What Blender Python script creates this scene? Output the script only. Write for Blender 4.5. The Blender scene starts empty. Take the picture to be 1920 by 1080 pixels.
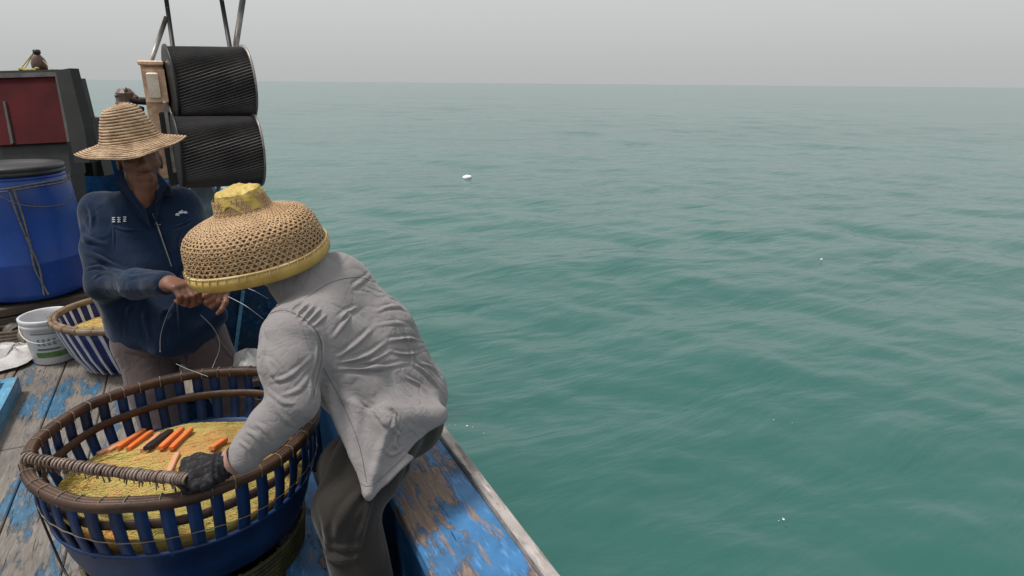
import bpy, math, random
import numpy as np
from mathutils import Vector, Matrix, noise as mnoise
random.seed(7); rng = np.random.default_rng(7)
scene = bpy.context.scene
COL = scene.collection

# ---------------------------------------------------------------- camera
FPX = 1200.0                       # focal length in pixels of a 1920 wide frame
CAM = np.array([0.0, 0.0, 1.45])
pitch = math.atan(384 / FPX); yaw = math.radians(26.6); roll = math.radians(0.49)
FW = np.array([math.sin(yaw) * math.cos(pitch), math.cos(yaw) * math.cos(pitch), -math.sin(pitch)])
RT = np.array([math.cos(yaw), -math.sin(yaw), 0.0]); UP = np.cross(RT, FW)
RT, UP = (math.cos(roll) * RT + math.sin(roll) * UP, -math.sin(roll) * RT + math.cos(roll) * UP)
cd = bpy.data.cameras.new('camera'); cam = bpy.data.objects.new('camera', cd); COL.objects.link(cam)
cd.sensor_width = 36; cd.lens = 36 * FPX / 1920; cd.clip_start = 0.05; cd.clip_end = 30000
cam.matrix_world = Matrix(((RT[0], UP[0], -FW[0], CAM[0]), (RT[1], UP[1], -FW[1], CAM[1]), (RT[2], UP[2], -FW[2], CAM[2]), (0, 0, 0, 1)))
scene.camera = cam

def P(px, py, zc=None, z=None, y=None, x=None):
    """point of the place seen at a photo pixel, at a camera depth or on a level"""
    d = FW * FPX + RT * (px - 960) + UP * (540 - py)
    if zc is not None: t = zc / FPX
    elif z is not None: t = (z - CAM[2]) / d[2]
    elif y is not None: t = y / d[1]
    else: t = x / d[0]
    return CAM + d * t
def proj(p):
    v = np.asarray(p) - CAM; zc = v @ FW
    return 960 + FPX * (v @ RT) / zc, 540 - FPX * (v @ UP) / zc, zc

# ---------------------------------------------------------------- sky and sun
world = bpy.data.worlds.new('World'); scene.world = world; world.use_nodes = True
wn = world.node_tree.nodes; wl = world.node_tree.links
SUN_EL, SUN_AZ = math.radians(66), math.radians(-72)      # azimuth clockwise from +Y (boat's bow)
sky = wn.new('ShaderNodeTexSky'); sky.sky_type = 'NISHITA'; sky.sun_disc = False
sky.sun_elevation = SUN_EL; sky.sun_rotation = SUN_AZ
sky.air_density = 1.2; sky.dust_density = 6.0; sky.ozone_density = 1.0
hsv = wn.new('ShaderNodeHueSaturation'); hsv.inputs['Saturation'].default_value = 0.16; hsv.inputs['Value'].default_value = 1.7
mixs = wn.new('ShaderNodeMix'); mixs.data_type = 'RGBA'; mixs.inputs[0].default_value = 0.74
mixs.inputs[7].default_value = (4.75, 4.85, 4.85, 1)
bg = wn['Background']; bg.inputs['Strength'].default_value = 0.132
wl.new(sky.outputs[0], hsv.inputs['Color']); wl.new(hsv.outputs[0], mixs.inputs[6]); wl.new(mixs.outputs[2], bg.inputs['Color'])
sl = bpy.data.lights.new('sun', 'SUN'); sl.energy = 3.0; sl.angle = math.radians(10); sl.color = (1.0, 0.95, 0.88)
sun = bpy.data.objects.new('sun', sl); COL.objects.link(sun)
sd = Vector((math.sin(SUN_AZ) * math.cos(SUN_EL), math.cos(SUN_AZ) * math.cos(SUN_EL), math.sin(SUN_EL)))
sun.rotation_euler = sd.to_track_quat('Z', 'Y').to_euler()
scene.view_settings.view_transform = 'Standard'; scene.view_settings.look = 'None'
scene.view_settings.gamma = 1; scene.view_settings.use_curve_mapping = False
scene.view_settings.exposure = 0.0
scene.render.engine = 'CYCLES'
scene.cycles.max_bounces = 6; scene.cycles.volume_bounces = 0

# ---------------------------------------------------------------- materials
def srgb(r, g, b):
    f = lambda c: (c / 255 / 12.92) if c / 255 <= 0.04045 else ((c / 255 + 0.055) / 1.055) ** 2.4
    return (f(r), f(g), f(b), 1)
class M:
    def __init__(s, name, rough=0.7, spec=0.4, metal=0.0):
        s.m = bpy.data.materials.new(name); s.m.use_nodes = True
        s.n = s.m.node_tree.nodes; s.l = s.m.node_tree.links
        s.b = s.n['Principled BSDF']; s.b.inputs['Roughness'].default_value = rough
        s.b.inputs['Specular IOR Level'].default_value = spec; s.b.inputs['Metallic'].default_value = metal
        s.tc = s.n.new('ShaderNodeTexCoord'); s.bumps = None
    def vec(s, scale=(1, 1, 1), src='Object', rot=(0, 0, 0)):
        mp = s.n.new('ShaderNodeMapping'); mp.inputs['Scale'].default_value = scale; mp.inputs['Rotation'].default_value = rot
        s.l.new(s.tc.outputs[src], mp.inputs[0]); return mp.outputs[0]
    def noise(s, sc, det=4, rough=0.55, scale=(1, 1, 1), src='Object', dist=0.0):
        t = s.n.new('ShaderNodeTexNoise'); t.inputs['Scale'].default_value = sc; t.inputs['Detail'].default_value = det
        t.inputs['Roughness'].default_value = rough; t.inputs['Distortion'].default_value = dist
        s.l.new(s.vec(scale, src), t.inputs['Vector']); return t.outputs['Fac']
    def voro(s, sc, scale=(1, 1, 1), feat='F1', out='Distance', src='Object'):
        t = s.n.new('ShaderNodeTexVoronoi'); t.feature = feat; t.inputs['Scale'].default_value = sc
        s.l.new(s.vec(scale, src), t.inputs['Vector']); return t.outputs[out]
    def ramp(s, fac, a, b):
        r = s.n.new('ShaderNodeMapRange'); r.inputs[1].default_value = a; r.inputs[2].default_value = b
        s.l.new(fac, r.inputs[0]); return r.outputs[0]
    def mul(s, a, b):
        r = s.n.new('ShaderNodeMath'); r.operation = 'MULTIPLY'; s._in(a, r.inputs[0]); s._in(b, r.inputs[1]); return r.outputs[0]
    def _in(s, v, sock):
        if hasattr(v, 'is_linked') or isinstance(v, bpy.types.NodeSocket): s.l.new(v, sock)
        elif isinstance(v, (tuple, list)): sock.default_value = tuple(v) if len(v) == 4 else (*v, 1)
        else: sock.default_value = v
    def mix(s, fac, a, b):
        x = s.n.new('ShaderNodeMix'); x.data_type = 'RGBA'
        s._in(fac, x.inputs[0]); s._in(a, x.inputs[6]); s._in(b, x.inputs[7]); return x.outputs[2]
    def crease(s, sc, w=0.035, scale=(1, 1, 1), dist=1.2):
        a = s.noise(sc, 2, .5, scale=scale, dist=dist); q = s.n.new('ShaderNodeMath'); q.operation = 'SUBTRACT'; s.l.new(a, q.inputs[0]); q.inputs[1].default_value = .5
        r = s.n.new('ShaderNodeMath'); r.operation = 'ABSOLUTE'; s.l.new(q.outputs[0], r.inputs[0]); return s.ramp(r.outputs[0], 0.0, w)
    def color(s, v): s._in(v, s.b.inputs['Base Color']); return s
    def rough(s, v): s._in(v, s.b.inputs['Roughness']); return s
    def bump(s, h, strength=0.3, dist=0.01):
        b = s.n.new('ShaderNodeBump'); b.inputs['Strength'].default_value = strength; b.inputs['Distance'].default_value = dist
        s._in(h, b.inputs['Height'])
        if s.bumps: s.l.new(s.bumps, b.inputs['Normal'])
        s.bumps = b.outputs[0]; s.l.new(s.bumps, s.b.inputs['Normal']); return s
def simple(name, c, c2=None, sc=6, rough=0.7, spec=0.35, metal=0, bs=0.15, bsc=60, stretch=(1, 1, 1)):
    m = M(name, rough, spec, metal)
    c2 = c2 or tuple(v * 0.6 for v in c[:3]) + (1,)
    base = m.mix(m.ramp(m.noise(sc, 5, scale=stretch), 0.38, 0.68), c, c2)
    if bs: base = m.mix(m.mul(m.ramp(m.noise(sc * 5 + 8, 6, .7), 0.56, 0.66), 0.38), base, tuple(v * .45 + .012 for v in c2[:3]) + (1,))
    m.color(base)
    if bs: m.bump(m.noise(bsc, 3, scale=stretch), bs, 0.004)
    return m.m
def painted_wood(name, paint, wood, lo=0.45, hi=0.55, grain=(9, 0.9, 9), seed_scale=2.2, dirt=0.5):
    m = M(name, 0.62, 0.35)
    n1 = m.noise(seed_scale, 10, 0.70, scale=(2.4, 0.75, 2.4))
    md_ = (lo + hi) / 2; mask = m.ramp(n1, md_ - .018, md_ + .018)
    fine = m.noise(14, 6, 0.7, scale=grain)
    mask2 = m.ramp(m.noise(9, 8, 0.75, scale=(3, 0.6, 3)), 0.56, 0.62)
    pc = m.mix(m.ramp(m.noise(11, 4), 0.3, 0.75), paint, tuple(v * 0.55 for v in paint[:3]) + (1,))
    pc = m.mix(m.mul(m.ramp(m.noise(30, 4, scale=(2, .4, 2)), 0.55, 0.7), 0.55), pc, tuple(min(1, v * 1.5 + 0.06) for v in paint[:3]) + (1,))
    wc = m.mix(m.ramp(fine, 0.3, 0.7), wood, tuple(v * 0.45 for v in wood[:3]) + (1,))
    c = m.mix(mask, pc, wc); c = m.mix(mask2, c, wc)
    crack = m.ramp(m.noise(16, 5, 0.6, scale=(6, 0.35, 6)), 0.63, 0.68)
    c = m.mix(m.mul(crack, 0.8), c, (0.02, 0.018, 0.015, 1))
    c = m.mix(m.mul(m.ramp(m.noise(3.1, 5), 0.45, 0.75), dirt), c, (0.06, 0.05, 0.045, 1))
    m.color(c); m.bump(mask, 0.8, -0.0035); m.bump(fine, 0.35, 0.004); m.bump(crack, 0.7, -0.006)
    m.rough(m.ramp(n1, 0.2, 0.9))
    return m.m
MAT = {}
MAT['deck'] = painted_wood('deck_worn_blue', (0.060, 0.160, 0.27, 1), (0.25, 0.22, 0.195, 1), 0.40, 0.51, dirt=0.55)
MAT['deck2'] = painted_wood('deck_bare', (0.13, 0.21, 0.27, 1), (0.25, 0.205, 0.175, 1), 0.37, 0.49, dirt=0.6)
MAT['gun'] = painted_wood('gunwale_peeling_blue', (0.050, 0.19, 0.41, 1), (0.30, 0.22, 0.18, 1), 0.52, 0.60, seed_scale=3.0, dirt=0.3)
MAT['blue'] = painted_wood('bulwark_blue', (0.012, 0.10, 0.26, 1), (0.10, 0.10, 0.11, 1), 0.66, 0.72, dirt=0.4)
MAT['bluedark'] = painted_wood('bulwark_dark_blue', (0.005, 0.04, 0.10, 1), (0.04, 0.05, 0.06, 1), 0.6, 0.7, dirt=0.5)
MAT['railwood'] = painted_wood('rub_rail_wood', (0.42, 0.38, 0.36, 1), (0.33, 0.28, 0.25, 1), 0.5, 0.7, dirt=0.2)
MAT['coam'] = painted_wood('coaming_light_blue', (0.11, 0.32, 0.50, 1), (0.26, 0.26, 0.27, 1), 0.56, 0.66, dirt=0.25)
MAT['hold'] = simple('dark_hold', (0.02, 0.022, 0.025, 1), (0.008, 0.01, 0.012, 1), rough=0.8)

# ---------------------------------------------------------------- mesh helpers
class MB:
    def __init__(s): s.v = []; s.f = []
    def add(s, vs, fs):
        o = len(s.v); s.v.extend(tuple(map(float, p)) for p in vs); s.f.extend(tuple(i + o for i in q) for q in fs)
    def box(s, c, size, rz=0.0, bev=0.0, jit=0.0):
        c = np.array(c, float); hx, hy, hz = [v / 2 for v in size]
        if bev <= 0:
            vs = [(x, y, z) for z in (-hz, hz) for y in (-hy, hy) for x in (-hx, hx)]
            fs = [(0, 2, 3, 1), (4, 5, 7, 6), (0, 1, 5, 4), (1, 3, 7, 5), (3, 2, 6, 7), (2, 0, 4, 6)]
        else:
            b = min(bev, hx * .9, hy * .9, hz * .9)
            ring = lambda X, Y, z: [(-X, -Y, z), (X, -Y, z), (X, Y, z), (-X, Y, z)]
            vs = ring(hx - b, hy - b, -hz) + ring(hx, hy, -hz + b) + ring(hx, hy, hz - b) + ring(hx - b, hy - b, hz)
            fs = [(3, 2, 1, 0), (12, 13, 14, 15)]
            for r in range(3):
                for i in range(4):
                    j = (i + 1) % 4; fs.append((r * 4 + i, r * 4 + j, r * 4 + 4 + j, r * 4 + 4 + i))
        vs = np.array(vs)
        if jit: vs = vs + rng.uniform(-jit, jit, vs.shape)
        ca, sa = math.cos(rz), math.sin(rz)
        vs = np.stack([vs[:, 0] * ca - vs[:, 1] * sa, vs[:, 0] * sa + vs[:, 1] * ca, vs[:, 2]], 1) + c
        s.add(vs, fs)
    def beam(s, a, b, w, h, up=(0, 0, 1)):
        a = np.array(a, float); b = np.array(b, float); d = b - a; L = np.linalg.norm(d); d /= L
        sx = np.cross(d, up); sx /= np.linalg.norm(sx); u = np.cross(sx, d)
        vs = [p + sx * i * w / 2 + u * j * h / 2 for p in (a, b) for (i, j) in ((-1, -1), (1, -1), (1, 1), (-1, 1))]
        s.add(vs, [(0, 1, 2, 3), (7, 6, 5, 4), (0, 4, 5, 1), (1, 5, 6, 2), (2, 6, 7, 3), (3, 7, 4, 0)])
    def tube(s, pts, r, seg=8, cap=True, closed=False):
        pts = [np.array(p, float) for p in pts]; n = len(pts)
        rs = r if hasattr(r, '__len__') else [r] * n
        vs = []; prev = None
        for i, p in enumerate(pts):
            if closed: d = pts[(i + 1) % n] - pts[i - 1]
            else: d = pts[min(i + 1, n - 1)] - pts[max(i - 1, 0)]
            d = d / (np.linalg.norm(d) + 1e-9)
            if prev is None:
                a = np.array([0, 0, 1.0]) if abs(d[2]) < 0.9 else np.array([1.0, 0, 0])
                u = np.cross(d, a)
            else: u = prev - d * (prev @ d)
            u /= (np.linalg.norm(u) + 1e-9); prev = u; w = np.cross(d, u)
            for k in range(seg):
                t = 2 * math.pi * k / seg; vs.append(p + (u * math.cos(t) + w * math.sin(t)) * rs[i])
        fs = []
        for i in range(n if closed else n - 1):
            j = (i + 1) % n
            for k in range(seg):
                l = (k + 1) % seg; fs.append((i * seg + k, j * seg + k, j * seg + l, i * seg + l)[::-1])
        if cap and not closed:
            fs.append(tuple(range(seg))); fs.append(tuple((n - 1) * seg + k for k in range(seg))[::-1])
        s.add(vs, fs)
    def lathe(s, prof, seg=48, c=(0, 0, 0), fn=None, close=False):
        vs = []
        for k in range(seg):
            t = 2 * math.pi * k / seg
            for i, (r, z) in enumerate(prof):
                if fn: r, z = fn(r, z, t)
                vs.append((c[0] + r * math.cos(t), c[1] + r * math.sin(t), c[2] + z))
        n = len(prof); fs = []
        for k in range(seg):
            l = (k + 1) % seg
            for i in range(n if close else n - 1):
                j = (i + 1) % n; fs.append((k * n + i, l * n + i, l * n + j, k * n + j))
        s.add(vs, fs)
    def build(s, name, mat, parent=None, smooth=False, M4=None):
        me = bpy.data.meshes.new(name)
        v = np.array(s.v)
        if M4 is not None: v = v @ np.array(M4)[:3, :3].T + np.array(M4)[:3, 3]
        me.from_pydata(v.tolist(), [], s.f); me.update()
        return link(name, me, mat, parent, smooth)
def link(name, me, mat, parent=None, smooth=False):
    if mat is not None: me.materials.append(mat)
    if smooth: me.polygons.foreach_set('use_smooth', [True] * len(me.polygons))
    o = bpy.data.objects.new(name, me); COL.objects.link(o)
    if parent is not None:
        o.parent = parent
        w = parent_world(parent); o.matrix_parent_inverse = w.inverted()
    return o
def parent_world(p):
    return Matrix.Translation(p.location)
def thing(name, label, cat, loc=(0, 0, 0), group=None):
    o = bpy.data.objects.new(name, None); COL.objects.link(o); o.location = tuple(map(float, loc)); o.empty_display_size = 0.1
    o['label'] = label; o['category'] = cat
    if group: o['group'] = group
    return o
def tag(o, label, cat, group=None, kind=None):
    if label: o['label'] = label
    if cat: o['category'] = cat
    if group: o['group'] = group
    if kind: o['kind'] = kind
    return o
def bez(p, n=12):
    """smooth curve through points (Catmull-Rom)"""
    p = [np.array(q, float) for q in p]; p = [2 * p[0] - p[1]] + p + [2 * p[-1] - p[-2]]; out = []
    for i in range(1, len(p) - 2):
        for k in range(n):
            t = k / n; a, b, c, d = p[i - 1:i + 3]
            out.append(0.5 * ((2 * b) + (-a + c) * t + (2 * a - 5 * b + 4 * c - d) * t * t + (-a + 3 * b - 3 * c + d) * t ** 3))
    out.append(p[-2]); return out

# ---------------------------------------------------------------- implicit bodies -> one continuous surface
class SDF:
    def __init__(s, lo, hi, h):
        s.lo = np.array(lo, float); s.h = h
        s.n = np.ceil((np.array(hi) - s.lo) / h).astype(int) + 1
        s.F = np.full(s.n, 0.12, np.float32)
        s.ax = [(s.lo[i] + h * np.arange(s.n[i])).astype(np.float32) for i in range(3)]
    def region(s, lo, hi):
        i0 = np.maximum(0, np.floor((np.array(lo) - s.lo) / s.h).astype(int))
        i1 = np.minimum(s.n, np.ceil((np.array(hi) - s.lo) / s.h).astype(int) + 1)
        sl = tuple(slice(a, b) for a, b in zip(i0, i1))
        G = np.stack(np.meshgrid(*[s.ax[i][sl[i]] for i in range(3)], indexing='ij'), -1)
        return sl, G
    def _u(s, sl, d, k):
        a = s.F[sl]
        if d.size == 0: return
        h = np.maximum(k - np.abs(a - d), 0) / k
        s.F[sl] = np.minimum(a, d) - h * h * k * 0.25
    def cone(s, a, b, ra, rb, k=0.03, flat=None, fs=1.0):
        a = np.array(a, np.float32); b = np.array(b, np.float32); m = max(ra, rb) + k + 2 * s.h
        sl, G = s.region(np.minimum(a, b) - m, np.maximum(a, b) + m)
        pa = G - a; ba = b - a; bb = float(ba @ ba) + 1e-9
        if flat is not None:                          # squeeze the cross-section along a direction
            n = np.array(flat, np.float32); n = n - ba * float(n @ ba) / bb; n /= np.linalg.norm(n)
            q = (pa @ n)[..., None] * n * (fs - 1); pa = pa + q
        t = np.clip((pa @ ba) / bb, 0, 1)
        d = np.sqrt(((pa - t[..., None] * ba) ** 2).sum(-1)) - (ra + (rb - ra) * t)
        s._u(sl, d.astype(np.float32), k)
    def chain(s, pts, rs, k=0.03, **kw):
        for i in range(len(pts) - 1): s.cone(pts[i], pts[i + 1], rs[i], rs[i + 1], k, **kw)
    def ell(s, c, ax, R=None, k=0.03):
        c = np.array(c, np.float32); m = max(ax) + k + 2 * s.h
        sl, G = s.region(c - m, c + m); q = G - c
        if R is not None: q = q @ np.array(R, np.float32)      # columns of R are the axes
        ax = np.array(ax, np.float32)
        k0 = np.sqrt(((q / ax) ** 2).sum(-1)); k1 = np.sqrt(((q / ax ** 2) ** 2).sum(-1)) + 1e-9
        s._u(sl, (k0 * (k0 - 1) / k1).astype(np.float32), k)
    def tri(s, a, b, c, r, k=0.03):
        a, b, c = [np.array(v, np.float32) for v in (a, b, c)]; m = r + k + 2 * s.h
        sl, G = s.region(np.min([a, b, c], 0) - m, np.max([a, b, c], 0) + m)
        ba, cb, ac = b - a, c - b, a - c; pa, pb, pc = G - a, G - b, G - c; n = np.cross(ba, ac)
        sg = np.sign(pa @ np.cross(ba, n)) + np.sign(pb @ np.cross(cb, n)) + np.sign(pc @ np.cross(ac, n))
        def e(p, v):
            t = np.clip((p @ v) / float(v @ v), 0, 1); return ((p - t[..., None] * v) ** 2).sum(-1)
        edge = np.minimum(np.minimum(e(pa, ba), e(pb, cb)), e(pc, ac)); pl = (pa @ n) ** 2 / float(n @ n)
        d = np.sqrt(np.where(sg < 2.0, edge, pl)) - r
        s._u(sl, d.astype(np.float32), k)
    def cut(s, p, n, k=0.01):
        """keep the side the normal points away from"""
        n = np.array(n, float); n /= np.linalg.norm(n)
        sl, G = s.region(s.lo, s.lo + s.h * s.n)
        d = ((G - np.array(p, np.float32)) @ n.astype(np.float32)).astype(np.float32)
        a = s.F; h = np.maximum(k - np.abs(a - d), 0) / k
        s.F = np.maximum(a, d) + h * h * k * 0.25
    def mesh(s):
        F = s.F; ins = F < 0; F0 = F
        n = F.shape
        c = np.zeros(tuple(m - 1 for m in n), np.int8)
        for dx in (0, 1):
            for dy in (0, 1):
                for dz in (0, 1): c += ins[dx:n[0] - 1 + dx, dy:n[1] - 1 + dy, dz:n[2] - 1 + dz]
        act = np.argwhere((c > 0) & (c < 8)); idx = np.full(c.shape, -1, np.int64); idx[tuple(act.T)] = np.arange(len(act))
        cs = {}
        for dx in (0, 1):
            for dy in (0, 1):
                for dz in (0, 1): cs[(dx, dy, dz)] = F[act[:, 0] + dx, act[:, 1] + dy, act[:, 2] + dz]
        acc = np.zeros((len(act), 3)); cnt = np.zeros(len(act))
        for a in cs:
            for i in range(3):
                if a[i] == 0:
                    b = list(a); b[i] = 1; b = tuple(b); fa, fb = cs[a], cs[b]
                    m = (fa < 0) != (fb < 0); t = np.where(m, fa / (fa - fb + 1e-12), 0)
                    for j in range(3): acc[:, j] += np.where(m, a[j] + (t if j == i else 0), 0)
                    cnt += m
        V = (act + acc / cnt[:, None]) * s.h + s.lo
        Q = []
        for i in range(3):
            j, k = (i + 1) % 3, (i + 2) % 3
            A = np.take(ins, range(n[i] - 1), i); B = np.take(ins, range(1, n[i]), i)
            e = np.argwhere(A != B)
            ok = (e[:, j] > 0) & (e[:, k] > 0) & (e[:, j] < n[j] - 1) & (e[:, k] < n[k] - 1); e = e[ok]
            def cell(dj, dk):
                q = e.copy(); q[:, j] += dj; q[:, k] += dk; return idx[tuple(q.T)]
            q = np.stack([cell(-1, -1), cell(0, -1), cell(0, 0), cell(-1, 0)], 1)
            flip = ~A[tuple(e.T)]
            q[flip] = q[flip][:, ::-1]; Q.append(q)
        Q = np.concatenate(Q); Q = Q[(Q >= 0).all(1)]
        return V, Q
def subdiv(V, Q):
    E = np.sort(np.concatenate([Q[:, [i, (i + 1) % 4]] for i in range(4)]), 1)
    U, inv = np.unique(E[:, 0] * len(V) + E[:, 1], return_inverse=True); inv = inv.reshape(-1)
    em = (V[U // len(V)] + V[U % len(V)]) / 2; fm = V[Q].mean(1); n = len(V); m = len(Q); e = [inv[i * m:(i + 1) * m] + n for i in range(4)]; f = np.arange(m) + n + len(em)
    return np.concatenate([V, em, fm]), np.concatenate([np.stack([Q[:, i], e[i], f, e[i - 1]], 1) for i in range(4)])
def vnormals(V, Q):
    fn = np.cross(V[Q[:, 2]] - V[Q[:, 0]], V[Q[:, 3]] - V[Q[:, 1]])
    N = np.zeros_like(V)
    for i in range(4): np.add.at(N, Q[:, i], fn)
    return N / (np.linalg.norm(N, axis=1)[:, None] + 1e-12)
def relax(V, Q, it=2, lam=0.5):
    for _ in range(it):
        S = np.zeros_like(V); C = np.zeros(len(V))
        for i in range(4):
            a, b = Q[:, i], Q[:, (i + 1) % 4]
            np.add.at(S, a, V[b]); np.add.at(S, b, V[a]); np.add.at(C, a, 1); np.add.at(C, b, 1)
        V = V * (1 - lam) + lam * S / np.maximum(C, 1)[:, None]
    return V
def qmesh(name, V, Q, mat, parent=None, smooth=True):
    me = bpy.data.meshes.new(name); me.vertices.add(len(V)); me.vertices.foreach_set('co', V.astype(np.float32).ravel())
    me.loops.add(Q.size); me.loops.foreach_set('vertex_index', Q.astype(np.int32).ravel())
    me.polygons.add(len(Q)); me.polygons.foreach_set('loop_start', np.arange(0, Q.size, 4, dtype=np.int32))
    me.polygons.foreach_set('loop_total', np.full(len(Q), 4, np.int32)); me.update(calc_edges=True); me.validate()
    return link(name, me, mat, parent, smooth)
_GR = rng.normal(size=(64, 3)); _GR /= np.linalg.norm(_GR, axis=1)[:, None]; _PH = rng.uniform(0, 6.28, 64)
def wnoise(V, freq, stretch=None, seed=0, n=10):
    """cheap smooth noise: sum of randomly oriented sines"""
    W = V if stretch is None else V @ np.array(stretch)
    o = np.zeros(len(V))
    for i in range(n):
        g = _GR[(seed * 7 + i) % 64]; f = freq * (0.6 + 0.9 * ((i * 37 + seed * 11) % 10) / 10)
        o += np.sin(W @ g * f * 6.283 + _PH[(i * 5 + seed) % 64] + 1.3 * np.sin(W @ _GR[(i * 3 + seed + 9) % 64] * freq * 3.1))
    return o / math.sqrt(n)
def folds(V, Q, lst, eyes=True):
    """raise or sink soft cloth folds along 3-D lines lying on the surface; lst = (pixel path, width m, height m)"""
    N = vnormals(V, Q); vis = (N * (CAM - V)).sum(1) > -0.02
    rel = V - CAM; zc = rel @ FW; U = np.stack([960 + FPX * (rel @ RT) / zc, 540 - FPX * (rel @ UP) / zc], 1)
    D = np.zeros(len(V))
    for path, w, hgt in lst:
        pts = []
        for (px, py) in path:
            d2 = ((U - (px, py)) ** 2).sum(1) + np.where(vis, 0, 1e6)
            c = np.argpartition(d2, 12)[:12]; c = c[np.argmin(zc[c])]; pts.append(V[c])
        pts = bez(pts, 6) if len(pts) > 2 else [pts[0] + (pts[1] - pts[0]) * t for t in np.linspace(0, 1, 6)]
        pts = np.array(pts); n = len(pts); best = np.full(len(V), 9.0); T = np.zeros(len(V))
        near = ((V > pts.min(0) - 3 * w) & (V < pts.max(0) + 3 * w)).all(1) & vis; I = np.where(near)[0]
        if len(I) == 0: continue
        b = np.full(len(I), 9.0); tt = np.zeros(len(I)); W = V[I]
        for i in range(n - 1):
            a, ba = pts[i], pts[i + 1] - pts[i]; t = np.clip(((W - a) @ ba) / (ba @ ba + 1e-12), 0, 1)
            d = np.linalg.norm(W - a - t[:, None] * ba, axis=1); m = d < b; b[m] = d[m]; tt[m] = (i + t[m]) / (n - 1)
        env = np.clip(np.sin(np.pi * np.clip(tt * .96 + .02, 0, 1)), 0, 1)
        x = b / w
        D[I] += hgt * env * (np.exp(-(x * (1 + .35 * np.sin(tt * 9))) ** 2 * 2.0) - 0.55 * np.exp(-((x - 1.2) ** 2) * 3.0))
    return V + N * D[:, None]

# ================================================================ THE SEA
SEA_Z = -0.85
def sea_height(X, Y, R):
    H = np.zeros_like(X)
    r2 = np.random.default_rng(11)
    for i in range(64):
        lam = 0.22 * (28 ** (i / 63.0)) * r2.uniform(0.9, 1.1)          # 0.3 .. 7 m
        th = math.radians(26.6 + 8) + r2.normal() * 0.75                 # wind roughly down the view
        k = 2 * math.pi / lam
        amp = 0.0036 * lam ** 0.42 * (0.55 if lam < .9 else 1.0 if lam < 2.2 else 1.45) * r2.uniform(0.6, 1.3)
        ph = r2.uniform(0, 6.28)
        fade = np.clip((lam / np.maximum(R * 0.035, 1e-3)) - 0.6, 0, 1)   # waves finer than the grid step are left to the bump
        p = k * (X * math.sin(th) + Y * math.cos(th)) + ph + 0.9 * np.sin(X * 0.21 * (1 + i % 5) / 3 + Y * 0.13 + i)
        s_ = np.sin(p); H += amp * fade * (s_ + 0.22 * np.cos(2 * p))
    g = 0.75 + 0.35 * np.sin(X * .11 + 1.1 * np.sin(Y * .07)) * np.cos(Y * .09 + .8 * np.sin(X * .05))
    return H * g
az = np.concatenate([np.radians(np.linspace(-24, 78, 560)), np.radians(np.linspace(78, 336, 110)[1:-1])])
rr = np.concatenate([np.linspace(0.0, 1.0, 4)[1:], 1.0 * (260.0 ** (np.linspace(0, 1, 430)))[1:], np.array([400, 700, 1300, 2500, 5000, 9000, 16000.])])
A, R = np.meshgrid(az, rr, indexing='ij')
X = R * np.sin(A); Y = R * np.cos(A); Z = SEA_Z + sea_height(X, Y, R)
Z = np.where(R > 300, SEA_Z, Z)
V = np.stack([X.ravel(), Y.ravel(), Z.ravel()], 1); na, nr = A.shape
ii, jj = np.meshgrid(np.arange(na), np.arange(nr - 1), indexing='ij'); i2 = (ii + 1) % na
Q = np.stack([ii * nr + jj, ii * nr + jj + 1, i2 * nr + jj + 1, i2 * nr + jj], -1).reshape(-1, 4)[:, ::-1]
m = M('sea_water', 0.16, 0.75)
m.b.inputs['IOR'].default_value = 1.33
big = m.ramp(m.noise(0.055, 3, src='Object', scale=(0.6, 1.2, 1)), 0.35, 0.7)
m.color(m.mix(big, (0.020, 0.093, 0.081, 1), (0.031, 0.118, 0.104, 1)))
rz = -math.radians(30)
def wv(sc, sx, sy, det=4, dist=0.4):
    t = m.n.new('ShaderNodeTexNoise'); t.inputs['Scale'].default_value = sc; t.inputs['Detail'].default_value = det
    t.inputs['Distortion'].default_value = dist; t.inputs['Roughness'].default_value = 0.5
    m.l.new(m.vec((sx, sy, 1), 'Object', (0, 0, rz)), t.inputs['Vector']); return t.outputs['Fac']
m.bump(wv(0.35, 0.45, 1.3, 5), 0.25, 0.5)
m.bump(wv(1.6, 0.5, 1.4, 4), 0.34, 0.16)
m.bump(wv(6.0, 0.6, 1.2, 4), 0.24, 0.022)
m.bump(wv(17.0, 0.7, 1.1, 3), 0.18, 0.006)
SEA_M = m
sea = qmesh('sea', V, Q, m.m); tag(sea, 'calm rippled green sea reaching the hazy horizon', None, kind='structure')

# foam splashes by the hull and drift foam
def blob(mb, c, r, sq=0.6):
    vs = []; n1, n2 = 6, 4
    for i in range(n2 + 1):
        for j in range(n1):
            a = math.pi * i / n2; t = 2 * math.pi * j / n1; q = r * (0.75 + 0.5 * random.random())
            vs.append((c[0] + q * math.sin(a) * math.cos(t), c[1] + q * math.sin(a) * math.sin(t), c[2] + q * sq * math.cos(a)))
    mb.add(vs, [(i * n1 + j, (i + 1) * n1 + j, (i + 1) * n1 + (j + 1) % n1, i * n1 + (j + 1) % n1) for i in range(n2) for j in range(n1)])
foam = simple('sea_foam', (0.8, 0.82, 0.8, 1), (0.6, 0.65, 0.64, 1), rough=0.4)
mb = MB()
for (px, py, s_, n) in ((848, 803, 9, 26), (852, 815, 6, 10), (880, 800, 5, 8), (893, 815, 6, 7), (890, 838, 5, 12), (880, 825, 14, 8), (905, 862, 4, 3), (1462, 972, 7, 5), (1484, 790, 3, 2), (1474, 976, 4, 2), (1449, 787, 4, 2)):
    for _ in range(max(1, n // 2)):
        q = P(px + random.gauss(0, s_), py + random.gauss(0, s_ * .7), z=SEA_Z + 0.03)
        blob(mb, q, random.choice((.0015, .002, .003, .004, .008)), .35)
tag(mb.build('sea_foam', foam, None, True), 'white splash drops on the water beside the hull', None, kind='stuff')
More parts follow.
